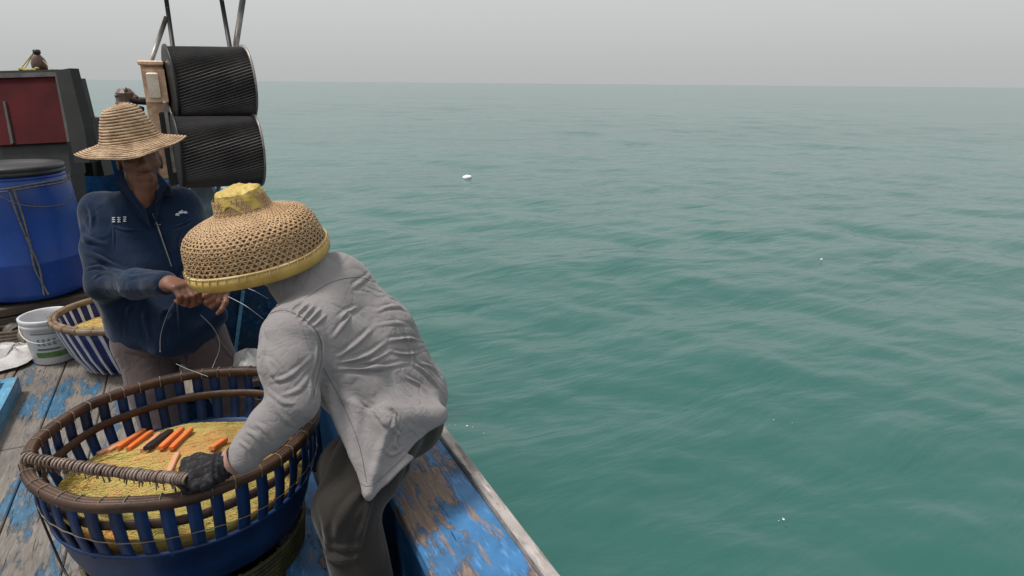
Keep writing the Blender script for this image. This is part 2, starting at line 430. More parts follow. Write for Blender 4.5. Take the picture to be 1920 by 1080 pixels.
c = P(876, 331, z=SEA_Z + .04); mb = MB()
mb.lathe([(0.0, .035), (.04, .03), (.09, .02), (.125, .004), (.13, -.06), (0, -.06)], 14, c, fn=lambda r, z, t: (r * (1 + .25 * math.sin(2 * t) + .1 * math.sin(5 * t)), z * (1 + .3 * math.sin(t))))
tag(mb.build('foam_float', foam, None, True), 'white lump of foam drifting alone on the sea, far from the boat', 'float')
c = P(1540, 486, z=SEA_Z + .03); mb = MB(); blob(mb, c, .018); blob(mb, c + np.array([.02, .01, 0]), .012)
tag(mb.build('floating_litter', foam, None, True), 'tiny white scrap floating on the water to the right of the foam lump', 'litter')

# ================================================================ THE BOAT
boat = thing('fishing_boat', 'wooden fishing boat with worn blue painted deck and peeling blue gunwale', 'boat', (0, 0, -0.4))
HOLD_Z = -0.42
# starboard edge in plan (outer x, inner x, top z) going forward
def edge(y):
    t = max(0.0, y - 2.3)
    xo = 0.69 - 0.018 * t - 0.030 * t * t
    z = 0.25 + 0.012 * t + 0.022 * t * t
    return xo, xo - 0.27, z
# deck planks on the port side and the fore deck
W = 0.215; k = 0
x = -2.45
while x < 0.42:
    segs = []
    if x + W <= -0.285:
        y = -0.8 + random.uniform(0, .5)
        while y < 5.4:
            L = random.uniform(1.1, 2.0); segs.append((y, min(y + L, 5.4))); y += L
    else:
        segs = [(3.22, 4.3 + random.uniform(-.2, .2)), (4.3, 5.4)]
        segs = [(segs[0][0], segs[0][1]), (segs[0][1], 5.4)]
    for (a, b) in segs:
        # the hatch opening seen at the left edge
        parts = [(a, b)]
        if x + W > -1.9 and x < -1.0:
            parts = []
            if a < 2.55: parts.append((a, min(b, 2.55)))
            if b > 3.56: parts.append((max(a, 3.56), b))
        for (c0, c1) in parts:
            if c1 - c0 < 0.05: continue
            mb = MB(); mb.box((x + W / 2, (c0 + c1) / 2, -0.02 + random.uniform(-.003, .003)), (W - 0.005, c1 - c0 - 0.005, 0.04), bev=0.004)
            mb.build('plank', MAT['deck'] if random.random() < .62 else MAT['deck2'], boat)
    x += W
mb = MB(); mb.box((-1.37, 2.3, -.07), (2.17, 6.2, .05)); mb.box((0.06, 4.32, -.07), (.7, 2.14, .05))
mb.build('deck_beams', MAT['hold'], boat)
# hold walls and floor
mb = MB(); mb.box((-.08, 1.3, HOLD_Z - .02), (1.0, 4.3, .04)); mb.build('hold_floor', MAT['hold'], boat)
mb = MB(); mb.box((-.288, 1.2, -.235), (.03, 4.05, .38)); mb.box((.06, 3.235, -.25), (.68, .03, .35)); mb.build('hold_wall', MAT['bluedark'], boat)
# side shelf beside the hold
mb = MB(); mb.beam((.19, .3, -.035), (.19, 2.55, -.035), .17, .07); mb.build('side_shelf', MAT['gun'], boat)
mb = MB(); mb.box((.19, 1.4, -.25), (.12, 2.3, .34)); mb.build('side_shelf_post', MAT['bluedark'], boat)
# hatch coaming at the left edge of the picture
hx0, hx1, hy0, hy1 = -1.88, -0.915, 2.56, 3.55
mb = MB(); mb.beam((hx1 + .02, hy0 - .03, .03), (hx1 + .02, hy1 + .03, .03), .045, .10); mb.build('hatch_coaming', MAT['coam'], boat)
mb = MB(); mb.beam((hx0, hy1 + .01, .028), (hx1 - .004, hy1 + .01, .028), .045, .096); mb.build('hatch_coaming', MAT['coam'], boat)
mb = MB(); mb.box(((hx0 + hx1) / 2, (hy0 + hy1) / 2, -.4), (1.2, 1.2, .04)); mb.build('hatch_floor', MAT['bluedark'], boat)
mb = MB(); mb.box((-1.20, 2.33, .03), (.62, .40, .06), rz=.10, bev=.008); mb.build('hatch_board', MAT['deck2'], boat)
# starboard gunwale: cap planks, inner bulwark, outer hull, rub rail
ys = np.linspace(-0.6, 6.6, 37)
def sweep(name, mat, sec, y0, y1, n=28, smooth=False, parent=boat):
    mb = MB(); yy = np.linspace(y0, y1, n); vs = []
    for y in yy:
        xo, xi, z = edge(y); vs += [(px, y, pz) for (px, pz) in sec(xo, xi, z)]
    m_ = len(sec(0, 0, 0)); fs = []
    for i in range(n - 1):
        for j in range(m_):
            l = (j + 1) % m_; fs.append((i * m_ + j, i * m_ + l, (i + 1) * m_ + l, (i + 1) * m_ + j))
    fs.append(tuple(range(m_))[::-1]); fs.append(tuple((n - 1) * m_ + j for j in range(m_)))
    mb.add(vs, fs); return mb.build(name, mat, parent, smooth)
rec = lambda a, b, z0, z1: [(a, z0), (b, z0), (b, z1 - .004), (b - .004, z1), (a + .004, z1), (a, z1 - .004)]
for (y0, y1) in ((-.6, 2.35), (2.355, 4.4), (4.405, 6.5)):
    sweep('gunwale_plank', MAT['gun'], lambda xo, xi, z: rec(xi, xo - .022, z - .045, z), y0, y1)
sweep('rub_rail', MAT['railwood'], lambda xo, xi, z: rec(xo - .020, xo + .016, z - .05, z + .018), -.6, 6.5)
sweep('bulwark', MAT['blue'], lambda xo, xi, z: rec(xi + .012, xi + .05, HOLD_Z, z - .047), -.6, 6.5)
sweep('hull', MAT['blue'], lambda xo, xi, z: [(xo - .05, z - .05), (xo - .22, SEA_Z - .5), (xo - .19, SEA_Z - .5), (xo - .012, z - .05)], -.6, 6.5)
# frame ribs on the inner bulwark
for y in (1.2, 2.05, 2.95, 3.7):
    xo, xi, z = edge(y); mb = MB(); mb.box((xi - .015, y, (HOLD_Z + z) / 2 - .03), (.05, .045, z - HOLD_Z - .06)); mb.build('rib', MAT['blue'], boat)
# fore bulkhead, dark teal, between the blue jacket and the gunwale
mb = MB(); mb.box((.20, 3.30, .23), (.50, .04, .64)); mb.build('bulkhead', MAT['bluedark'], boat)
# port side bow bulwark
mb = MB(); yy = np.linspace(4.5, 8.2, 12)
vs = []
for y in yy:
    t = (y - 4.5) / 3.7; xx = -2.6 + 1.95 * t ** 1.8; z = .55 + .42 * t
    vs += [(xx, y, -.3), (xx + .06, y, -.3), (xx + .06, y, z), (xx, y, z)]
mb.add(vs, [(i * 4 + j, i * 4 + (j + 1) % 4, i * 4 + 4 + (j + 1) % 4, i * 4 + 4 + j) for i in range(11) for j in range(4)])
mb.build('bow_bulwark', MAT['blue'], boat)
mb = MB(); vs = []
for y in yy[:]:
    t = (y - 4.5) / 3.7; xx = .5 - 1.15 * t ** 1.2; z = edge(4.5)[2] + (.97 - edge(4.5)[2]) * t
    vs += [(xx - .06, y, -.3), (xx, y, -.3), (xx, y, z), (xx - .06, y, z)]
mb.add(vs, [(i * 4 + j, i * 4 + (j + 1) % 4, i * 4 + 4 + (j + 1) % 4, i * 4 + 4 + j) for i in range(11) for j in range(4)])
mb.build('bow_bulwark', MAT['blue'], boat)
mb = MB(); mb.box((-1.0, 6.3, .05), (2.2, 1.9, .06)); mb.build('fore_deck', MAT['deck2'], boat)
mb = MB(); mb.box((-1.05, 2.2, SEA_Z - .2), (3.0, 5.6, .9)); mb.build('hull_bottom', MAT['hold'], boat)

mb = MB(); mb.beam(P(456, 545, y=3.27), P(441, 660, y=3.27), .016, .012, up=(0, 1, 0)); mb.build('bulkhead_trim', MAT['coam'], boat)
mb = MB(); mb.box((.20, 3.30, .565), (.54, .07, .03)); mb.build('bulkhead_cap', MAT['blue'], boat)

# ================================================================ BASKETS
MAT['bamboo_brown'] = simple('old_bamboo', (0.080, 0.042, 0.026, 1), (0.032, 0.018, 0.012, 1), sc=9, rough=0.5, bs=.4, bsc=70)
MAT['slat_blue'] = simple('blue_slat', (0.006, 0.034, 0.125, 1), (0.004, 0.016, 0.055, 1), sc=7, rough=0.45)
MAT['slat_white'] = simple('white_slat', (0.62, 0.62, 0.66, 1), (0.42, 0.42, 0.47, 1), sc=8, rough=0.5)
MAT['slat_navy'] = simple('navy_tub', (0.012, 0.02, 0.14, 1), (0.008, 0.012, 0.07, 1), sc=7, rough=0.45)
MAT['twine'] = simple('twine', (0.22, 0.18, 0.13, 1), (0.10, 0.08, 0.06, 1), sc=40, rough=0.8)
nm = M('yellow_net', .85, .1)
nm.color(nm.mix(nm.ramp(nm.noise(6, 5, .6), .52, .66), nm.mix(nm.ramp(nm.noise(50, 4, .7, scale=(1, 3, 1)), .35, .65), (0.44, 0.34, 0.095, 1), (0.33, 0.28, 0.07, 1)), (0.55, 0.22, 0.07, 1)))
nm.bump(nm.noise(110, 4, .7, scale=(1, 2.5, 1)), .5, .003); MAT['net'] = nm.m
MAT['net2'] = simple('ochre_net', (0.55, 0.38, 0.14, 1), (0.42, 0.34, 0.10, 1), sc=5, rough=0.45, spec=.5, bs=.6, bsc=45)
MAT['strand'] = simple('net_strand', (0.50, 0.40, 0.13, 1), (0.38, 0.33, 0.09, 1), sc=9, rough=0.75, spec=.2, bs=0)
MAT['strand_o'] = simple('net_strand_orange', (0.55, 0.22, 0.08, 1), (0.48, 0.30, 0.12, 1), sc=9, rough=0.75, spec=.2, bs=0)
MAT['orange'] = simple('orange_foam', (0.75, 0.17, 0.035, 1), (0.62, 0.22, 0.08, 1), sc=14, rough=0.55, bs=.3, bsc=90)
MAT['orange_pale'] = simple('faded_orange_foam', (0.62, 0.27, 0.14, 1), (0.55, 0.33, 0.20, 1), sc=14, rough=0.6, bs=.3, bsc=90)
MAT['blackplast'] = simple('black_rubber', (0.03, 0.026, 0.03, 1), (0.015, 0.013, 0.015, 1), sc=14, rough=0.45)

def band(mb, r0, r1, z0, z1, a0, a1, c, n=3, th=.006):
    """a curved slat: from (r0,z0) to (r1,z1) between angles a0..a1"""
    vs = []; N = 4
    for i in range(n + 1):
        t = i / n; bulge = math.sin(t * math.pi) * .012
        r = r0 + (r1 - r0) * t + bulge; z = z0 + (z1 - z0) * t
        for j in range(2):
            a = a0 if j == 0 else a1
            for q in (0, th): vs.append((c[0] + (r - q) * math.cos(a), c[1] + (r - q) * math.sin(a), c[2] + z))
    fs = []
    for i in range(n):
        o = i * 4; p = o + 4
        fs += [(o, p, p + 2, o + 2)[::-1], (o + 1, o + 3, p + 3, p + 1)[::-1], (o, o + 1, p + 1, p)[::-1], (o + 2, p + 2, p + 3, o + 3)[::-1]]
    mb.add(vs, fs)
def ringprof(r, z, w, h): return [(r - w / 2, z - h / 2), (r + w / 2, z - h / 2), (r + w / 2 + .003, z), (r + w / 2, z + h / 2), (r - w / 2, z + h / 2), (r - w / 2 - .003, z)]

# --- the big basket -------------------------------------------------
BC = np.array([-0.120, 1.985, 0.0]); BR = 0.390; BZ = 0.45; BBZ = 0.13
big = thing('net_basket', 'large round basket with brown bamboo rim and blue slats, full of yellow net, in front', 'basket', (BC[0], BC[1], BBZ))
NS = 40
for i in range(NS):
    a = 2 * math.pi * i / NS + random.uniform(-.008, .008); w = 2 * math.pi / NS * random.uniform(.49, .57)
    mb = MB(); band(mb, .350 + random.uniform(-.002, .002), BR - .006, BBZ + .11, BZ - .012, a, a + w, BC, 4); mb.build('slat', MAT['slat_blue'], big, True)
rim_fn = lambda r, z, t: (r + .003 * math.sin(3 * t + 1) + .0015 * math.sin(11 * t), z + .006 * math.sin(2 * t + .5) + .0015 * math.sin(9 * t))
mb = MB(); mb.lathe(ringprof(BR + .005, BZ, .009, .028), 96, BC, rim_fn, close=True); rim = mb.build('rim', MAT['bamboo_brown'], big, True)
mb = MB(); mb.lathe(ringprof(BR - .012, BZ + .002, .008, .028), 96, BC, rim_fn, close=True); mb.build('inner_rim', MAT['bamboo_brown'], rim, True)
mb = MB(); mb.lathe(ringprof(BR - .004, BZ + .011, .010, .008), 96, BC, rim_fn, close=True); mb.build('rim_cap', MAT['bamboo_brown'], rim, True)
for i in range(40):
    a = 2 * math.pi * (i + random.uniform(-.2, .2)) / 40; u = np.array([math.cos(a), math.sin(a), 0]); c = BC + u * (BR - .004) + np.array([0, 0, BZ + .004 + rim_fn(0, 0, a)[1]])
    T = np.array([-u[1], u[0], 0]) * .006
    mb = MB(); mb.tube([c + u * x_ + np.array([0, 0, z_]) + T * (k_ / 5) for k_, (x_, z_) in enumerate(((.0135, -.018), (.0140, .008), (.006, .0135), (-.010, .0135), (-.0165, .010), (-.0175, -.016)))], .0016, 4); mb.build('lashing', MAT['twine'], rim)
for (hr, hz, hh) in ((.369, .375, .026),):
    mb = MB(); mb.lathe(ringprof(hr - .004, hz, .006, hh), 80, BC, rim_fn, close=True); mb.build('hoop', MAT['bamboo_brown'], big, True)
mb = MB(); mb.lathe([(.0, .0), (.30, .0), (.318, .02), (.342, .085), (.360, .162), (.368, .169), (.366, .177), (.353, .173), (.335, .085), (.312, .024), (.29, .008), (0, .008)], 72, BC + [0, 0, BBZ - .025]); mb.build('base', MAT['slat_blue'], big, True)
tw = []
for i in range(90):
    a = 2 * math.pi * i / 90; tw.append(BC + np.array([math.cos(a) * (BR - .011 + .002 * (i % 2)), math.sin(a) * (BR - .011 + .002 * (i % 2)), .36 - .035 * (.5 + .5 * math.sin(a + 2.4)) + .003 * math.sin(7 * a)]))
mb = MB(); mb.tube(tw, .0017, 5, closed=True); mb.build('twine_band', MAT['twine'], big)

# --- wicker basket under it
wick = thing('wicker_base_basket', 'upturned dark wicker basket underneath the large net basket', 'basket', (BC[0], BC[1], HOLD_Z))
MAT['wicker'] = simple('dark_wicker', (0.085, 0.08, 0.035, 1), (0.035, 0.033, 0.016, 1), sc=18, rough=0.7)
mb = MB()
for i in range(34):
    z = HOLD_Z + .01 + i * .0152
    mb.lathe(ringprof(.27 + .05 * i / 34, z, .008, .012), 60, (BC[0], BC[1], 0), fn=lambda r, zz, t, i=i: (r + .004 * math.sin(30 * t + math.pi * i), zz), close=True)
mb.build('weave', MAT['wicker'], wick, True)
mb = MB()
for i in range(30):
    a = 2 * math.pi * i / 30; u = np.array([math.cos(a), math.sin(a), 0]); mb.tube([np.array([BC[0], BC[1], HOLD_Z]) + u * .266, np.array([BC[0], BC[1], BBZ - .03]) + u * .318], .006, 5)
mb.build('stake', MAT['wicker'], wick)

# --- net heap
def heap(c, R, z0, hgt, name, label, seedk, mats, nstr, strand_share=.6, rad=.0013, tilt=0.0, fn=None):
    def surf(x, y):
        r = math.hypot(x, y) / R; n = mnoise.noise(Vector((x * 7 + seedk, y * 7, 0))) * .5 + mnoise.noise(Vector((x * 17, y * 17 + seedk, 3))) * .25
        h = z0 + hgt * (1 - r * r) + n * .022 + tilt * x
        return h + (fn(x, y) if fn else 0)
    mb = MB(); nr_, na_ = 26, 90; vs = [(c[0], c[1], surf(0, 0))]
    for i in range(1, nr_ + 1):
        for j in range(na_):
            r = R * i / nr_; a = 2 * math.pi * j / na_; x, y = r * math.cos(a), r * math.sin(a); vs.append((c[0] + x, c[1] + y, surf(x, y)))
    for j in range(na_): vs.append((c[0] + R * .78 * math.cos(2 * math.pi * j / na_), c[1] + R * .78 * math.sin(2 * math.pi * j / na_), z0 - .11))
    fs = [(0, 1 + j, 1 + (j + 1) % na_) for j in range(na_)]
    for i in range(nr_):
        for j in range(na_): a = 1 + i * na_; l = (j + 1) % na_; fs.append((a + j, a + na_ + j, a + na_ + l, a + l))
    mb.add(vs, fs)
    root = thing(name, label, 'fishing net', (c[0], c[1], z0 - .1))
    mb.build('net_mass', mats[0], root, True)
    for mi in (1, 2):
        mb = MB(); n = nstr if mi == 1 else int(nstr * .34)
        for s_ in range(n):
            a0 = random.uniform(0, 6.28); r0 = R * math.sqrt(random.random()) * .97; x, y = r0 * math.cos(a0), r0 * math.sin(a0)
            if mi == 2: x, y = random.gauss(-.05, .13), random.gauss(.03, .09)
            hd = random.gauss(.5 + 1.1 * x / R, .28) if random.random() < .8 else random.uniform(0, 6.28); cur = random.gauss(0, 2.5); L = random.uniform(.10, .38); m_ = 10; pts = []
            lift = random.uniform(.0, .0035)
            for q in range(m_):
                if math.hypot(x, y) > R * 1.0: break
                pts.append((c[0] + x, c[1] + y, surf(x, y) + rad + lift * math.sin(q / (m_ - 1) * math.pi)))
                x += math.cos(hd) * L / m_; y += math.sin(hd) * L / m_; hd += cur * L / m_ + random.gauss(0, .06)
            if len(pts) > 3: mb.tube(pts, rad * random.uniform(.7, 1.3), 3, cap=False)
        o = mb.build('net_strands', mats[mi], root); o['kind'] = 'stuff'
    return surf
bulge = lambda x, y: .02 * math.exp(-((x - .1) ** 2 + (y + .02) ** 2) / .03) - .045 * y - .075 * x 
nsurf = heap(BC, .347, .290, .045, 'net_heap', 'heap of fine yellow fishing net piled inside the large blue basket', 3, (MAT['net'], MAT['strand'], MAT['strand_o']), 4000, rad=.00075, fn=bulge)
def on_net(px, py):
    z = .33
    for _ in range(4):
        q = P(px, py, z=z); z = nsurf(q[0] - BC[0], q[1] - BC[1])
    return P(px, py, z=z)
# net margin strands rising by the far right wall
mb = MB()
for i in range(16):
    a = math.radians(random.uniform(5, 70)); u = np.array([math.cos(a), math.sin(a), 0]); h0 = random.uniform(.0, .05)
    p0 = BC + u * .34 + [0, 0, .27 + h0]; p1 = BC + u * random.uniform(.20, .28) + [random.uniform(-.05, .05), -.02, .30]
    mb.tube(bez([p0, (p0 + p1) / 2 + [0, 0, .006], p1], 5), .0011, 3, cap=False)
root_net = [o for o in COL.objects if o.name == 'net_heap'][0]
o = mb.build('loose_strands', MAT['strand'], root_net); o['kind'] = 'stuff'

FL = [((322, 850), (360, 812), 'orange', 'right-hand bright orange float stick of the pair lying on the net'), ((302, 850), (343, 812), 'orange', 'bright orange float stick next to the black one on the net'),
      ((276, 852), (322, 818), 'black', 'blackened float stick between orange ones on the yellow net'), ((268, 850), (300, 818), 'pale', 'pale pinkish float stick left of the black one'),
      ((242, 848), (285, 815), 'orange', 'orange float stick left of the pale pinkish one'), ((222, 846), (272, 812), 'orange', 'orange float stick half sunk, fifth from the black one leftward'),
      ((204, 850), (266, 815), 'pale', 'faded float stick under strands left of the orange ones'), ((184, 856), (244, 826), 'pale', 'leftmost faded float stick, sunk in the strands'),
      ((318, 892), (334, 856), 'pale', 'short pale float standing near the glove end of the wrapped rope'), ((398, 850), (424, 832), 'orange', 'orange float stick right in front of the black glove')]
for (a, b, kd, lab) in FL:
    A_ = on_net(*a); B_ = on_net(*b); d = B_ - A_; 
    L = np.linalg.norm(d); d /= L; w = random.uniform(.016, .020) if kd != 'black' else .023
    sx = np.cross(d, (0, 0, 1)); sx /= np.linalg.norm(sx); up = np.cross(sx, d); lift = {'orange': .010, 'pale': .005, 'black': .011}[kd]
    zl = lift + max(0, max(nsurf(*(A_ + d * L * t)[:2] - BC[:2]) - (A_ + d * L * t)[2] for t in (.2, .5, .8)))
    mb = MB(); n = 6; vs = []
    for i in range(n + 1):
        t = i / n; q = (.82, 1, 1, 1, 1, 1, .82)[i]; cc = A_ + d * L * t + np.array([0, 0, zl])
        for (u_, v_) in ((-1, -.8), (1, -.8), (1, .7), (.75, 1), (-.75, 1), (-1, .7)): vs.append(cc + sx * u_ * w / 2 * q + up * v_ * .008 * q)
    fs = [(i * 6 + j, i * 6 + (j + 1) % 6, i * 6 + 6 + (j + 1) % 6, i * 6 + 6 + j) for i in range(n) for j in range(6)] + [tuple(range(6))[::-1], tuple(n * 6 + j for j in range(6))]
    mb.add(vs, fs); o = mb.build('net_float', MAT['orange_pale'] if kd == 'pale' else MAT['blackplast'] if kd == 'black' else MAT['orange'])
    tag(o, lab, 'net float', 'float sticks lying on the net')

# --- the rope wound round a cord, lying across the rim
E0 = P(44, 858, z=BZ + .035); E1 = P(352, 898, z=BZ + .075)
wr = thing('wrapped_rope', 'brown rope bound with rings of twine, laid from the basket rim to the black glove', 'rope', E0)
MAT['wrap'] = simple('wrap_twine', (0.27, 0.20, 0.165, 1), (0.09, 0.055, 0.04, 1), sc=30, rough=0.42, spec=.6)
line = bez([E0, E0 * .6 + E1 * .4 + [0, 0, -.006], E0 * .25 + E1 * .75 + [0, 0, -.006], E1], 10)
mb = MB(); mb.tube(line, .0075, 8); mb.build('core', MAT['bamboo_brown'], wr, True)
n = 50; d = (E1 - E0) / np.linalg.norm(E1 - E0)
sx = np.cross(d, (0, 0, 1)); sx /= np.linalg.norm(sx); up = np.cross(sx, d)
for i in range(n):
    t = (i + .5 + random.uniform(-.15, .15)) / n; fi = t * (len(line) - 1); j = int(fi); c = line[j] + (line[min(j + 1, len(line) - 1)] - line[j]) * (fi - j)
    r = .0120 + random.uniform(-.0008, .002); mb = MB(); tl = random.uniform(.15, .35)
    mb.tube([c + sx * r * math.cos(q) + up * r * math.sin(q) + d * r * math.sin(q) * tl for q in np.linspace(0, 2 * math.pi, 13)[:-1]], .0036, 5, closed=True); mb.build('ring', MAT['wrap'], wr, True)
for i in range(60):
    mb = MB(); t = random.random(); c = E0 + (E1 - E0) * t; mb.tube([c + [0, 0, -.01], c + [random.gauss(0, .006), random.gauss(0, .006), -.026 - random.random() * .016]], .0018, 3); mb.build('twine_end', MAT['wrap'], wr)
# dark cord hanging from the basket to the deck
pts = bez([P(60, 868, z=BZ + .03), P(62, 900, z=.40), P(70, 948, z=.27), P(95, 1012, z=.12), P(125, 1078, z=.02), P(160, 1130, z=.02)], 8)
mb = MB(); mb.tube(pts, .0035, 6); tag(mb.build('dark_cord', MAT['blackplast'], None, True), 'thin black cord hanging from the left of the large basket to the deck', 'cord')

# --- second, smaller basket
SC = np.array([-0.50, 3.62, 0.0]); SC = P(232, 578, z=.30) * [1, 1, 0]
SR = .345; SZ = .30
sb = thing('striped_basket', 'smaller white and navy striped basket with yellow net, behind the man in blue', 'basket', (SC[0], SC[1], 0))
mb = MB(); mb.lathe([(0, .012), (.20, .012), (.235, .03), (.285, .12), (.318, .22), (.334, .29), (.328, .29), (.31, .22), (.277, .12), (.228, .035), (.2, .02), (0, .02)], 72, SC); mb.build('tub', MAT['slat_navy'], sb, True)
for i in range(34):
    a = 2 * math.pi * i / 34; w = .062; pr = [(.196, .010), (.243, .022), (.291, .118), (.324, .22), (.340, .285)]
    mb = MB()
    for s_ in range(4):
        aa = a + (3 - s_) * .035; ab = a + (2 - s_) * .035
        (r0, z0), (r1, z1) = pr[s_], pr[s_ + 1]
        p = lambda r, z, t: (SC[0] + r * math.cos(t), SC[1] + r * math.sin(t), z)
        w0, w1 = w * (.45 + .14 * s_), w * (.45 + .14 * (s_ + 1))
        mb.add([p(r0, z0, aa), p(r0, z0, aa + w0), p(r1, z1, ab + w1), p(r1, z1, ab), p(r0 - .012, z0, aa), p(r0 - .012, z0, aa + w0), p(r1 - .012, z1, ab + w1), p(r1 - .012, z1, ab)], [(0, 1, 2, 3), (0, 3, 7, 4), (1, 5, 6, 2), (4, 7, 6, 5)])
    mb.build('slat', MAT['slat_white'], sb)
for i in range(34):
    a = 2 * math.pi * i / 34; p = lambda r, z, t: (SC[0] + r * math.cos(t), SC[1] + r * math.sin(t), z)
    mb = MB(); mb.add([p(.300, .20, a), p(.300, .20, a + .06), p(.324, .285, a + .06), p(.324, .285, a)], [(3, 2, 1, 0)]); mb.build('inner_slat', MAT['slat_white'], sb)
MAT['bamboo_pale'] = simple('pale_bamboo', (0.26, 0.18, 0.115, 1), (0.13, 0.085, 0.055, 1), sc=9, rough=0.5)
f2 = lambda r, z, t: (r + .003 * math.sin(3 * t), z + .004 * math.sin(2 * t))
mb = MB(); mb.lathe(ringprof(SR + .004, SZ, .014, .030), 72, SC, f2, close=True); r_ = mb.build('rim', MAT['bamboo_pale'], sb, True)
mb = MB(); mb.lathe(ringprof(SR - .016, SZ + .003, .014, .030), 72, SC, f2, close=True); mb.build('inner_rim', MAT['bamboo_pale'], r_, True)
for i in range(26):
    a = 2 * math.pi * i / 26; u = np.array([math.cos(a), math.sin(a), 0]); c = SC + u * (SR - .006) + [0, 0, SZ + f2(0, 0, a)[1]]
    mb = MB(); mb.tube([c + u * .019 + [0, 0, -.016], c + u * .02 + [0, 0, .014], c + [0, 0, .021], c + u * -.02 + [0, 0, .016]], .0018, 4); mb.build('lashing', MAT['twine'], r_)
heap(SC, .30, .20, .05, 'small_net_heap', 'heap of yellow net inside the striped basket behind the man in blue', 8, (MAT['net2'], MAT['strand'], MAT['strand_o']), 420, fn=lambda x, y: .05 * max(0, x + .1))

sb.scale = (.93, .93, .96)
[o for o in COL.objects if o.name == 'small_net_heap'][0].scale = (.92, .92, .96)
# ================================================================ BUCKET
KC = P(106, 672, z=.0) * [1, 1, 0]
bk = thing('paint_bucket', 'white plastic paint bucket with green and grey label beside the striped basket', 'bucket', (KC[0], KC[1], 0))
MAT['white_plastic'] = simple('white_plastic', (0.58, 0.58, 0.60, 1), (0.42, 0.42, 0.43, 1), sc=6, rough=0.35, spec=.5, bs=0)
mb = MB(); mb.lathe([(0, .004), (.112, .004), (.118, .012), (.138, .24), (.146, .243), (.148, .262), (.142, .264), (.144, .268), (.15, .274), (.152, .296), (.144, .300), (.136, .296), (.134, .25), (.112, .02), (0, .016)], 56, KC); mb.build('body', MAT['white_plastic'], bk, True)
mb = MB(); mb.tube([KC + np.array([.150 * math.cos(t), .150 * math.sin(t), .262 - .10 * math.sin((t - 3.0) )]) for t in np.linspace(3.0, 3.0 + math.pi, 16)], .003, 6); mb.build('handle', MAT['white_plastic'], bk, True)
vd = math.atan2(-KC[1], -KC[0])
def patch(mb, a0, a1, z0, z1, off=.0012, n=8):
    vs = []
    for i in range(n + 1):
        a = vd + a0 + (a1 - a0) * i / n
        for z in (z0, z1): r = .118 + (.138 - .118) * (z - .012) / .228 + off; vs.append((KC[0] + r * math.cos(a), KC[1] + r * math.sin(a), z))
    mb.add(vs, [(2 * i, 2 * i + 2, 2 * i + 3, 2 * i + 1) for i in range(n)])
mb = MB(); patch(mb, -.85, 1.0, .05, .215); lb = mb.build('label', simple('label_pale', (.50, .52, .53, 1), (.42, .46, .47, 1), rough=.5, bs=0), bk, True)
mb = MB(); patch(mb, -.82, .55, .055, .092, .002); mb.build('label_green_panel', simple('label_green', (.05, .16, .04, 1), (.14, .24, .08, 1), sc=30, rough=.5, bs=0), lb, True)
gm = simple('label_ink', (.12, .14, .15, 1), (.08, .09, .10, 1), rough=.5, bs=0)
mb = MB(); patch(mb, -.86, 1.02, .212, .216, .0022); patch(mb, -.7, .25, .105, .118, .002)
for i in range(4):                                     # four blocky characters
    a = -.62 + i * .21
    patch(mb, a, a + .13, .172, .178, .002, 2); patch(mb, a, a + .13, .158, .162, .002, 2); patch(mb, a + .05, a + .075, .138, .182, .002, 2); patch(mb, a, a + .13, .140, .145, .002, 2)
    patch(mb, a, a + .022, .140, .165, .002, 2)
mb.build('label_print', gm, lb)

bk.scale = (.86, .86, .86)
# ================================================================ BLUE BARREL
QC = P(72, 560, zc=3.99) * [1, 1, 0]
DZ = 0.05
br = thing('blue_barrel', 'tall blue plastic barrel with black screw lid, lashed with cord', 'barrel', (QC[0], QC[1], DZ))
MAT['barrel_blue'] = simple('barrel_plastic', (0.005, 0.055, 0.30, 1), (0.004, 0.035, 0.19, 1), sc=3, rough=0.38, spec=.5, bs=.05)
MAT['black'] = simple('black_plastic', (0.018, 0.018, 0.02, 1), (0.03, 0.03, 0.03, 1), sc=5, rough=0.42, spec=.5)
prof = [(0, .01), (.26, .01), (.285, .03), (.292, .08), (.292, .25), (.297, .262), (.297, .285), (.292, .30), (.300, .55), (.296, .70), (.288, .78), (.275, .83), (.268, .84), (.272, .845), (.272, .855), (.262, .86), (.262, .88), (.0, .88)]
mb = MB(); mb.lathe(prof, 72, (QC[0], QC[1], DZ)); mb.build('body', MAT['barrel_blue'], br, True)
mb = MB(); mb.lathe([(.262, .865), (.274, .868), (.278, .885), (.270, .892), (.276, .897), (.276, .915), (.270, .925), (.20, .930), (.19, .918), (0, .918)], 72, (QC[0], QC[1], DZ)); mb.build('lid', MAT['black'], br, True)
MAT['cord'] = simple('grey_cord', (0.17, 0.17, 0.18, 1), (0.08, 0.08, 0.09, 1), sc=50, rough=.8)
bcen = np.array([QC[0], QC[1], DZ])
ring = lambda r, z, tl, n=48: [bcen + np.array([r * math.cos(t), r * math.sin(t), z + tl * math.cos(t) + .004 * math.sin(5 * t)]) for t in np.linspace(0, 2 * math.pi, n + 1)[:-1]]
mb = MB(); mb.tube(ring(.283, .80, .022), .006, 6, closed=True); mb.tube(ring(.288, .785, .018), .005, 6, closed=True)
va = math.atan2(-QC[1], -QC[0])
for da in (-.02, .05):
    mb.tube(bez([bcen + np.array([r * math.cos(va + da + s_), r * math.sin(va + da + s_), z]) for (r, z, s_) in ((.292, .80, -.05), (.304, .6, .0), (.304, .4, .06 - da), (.302, .25, .10 - da * 2), (.298, .05, .12))], 6), .0055, 6)
mb.tube(bez([bcen + np.array([r * math.cos(va + s_), r * math.sin(va + s_), z]) for (r, z, s_) in ((.298, .79, -.35), (.303, .70, .0), (.303, .66, .4), (.303, .655, .9), (.303, .67, 1.3))], 6), .003, 5)
lc = tag(mb.build('lashing_cord', MAT['cord'], None, True), 'grey cord tied round the blue barrel and down its front', 'cord')
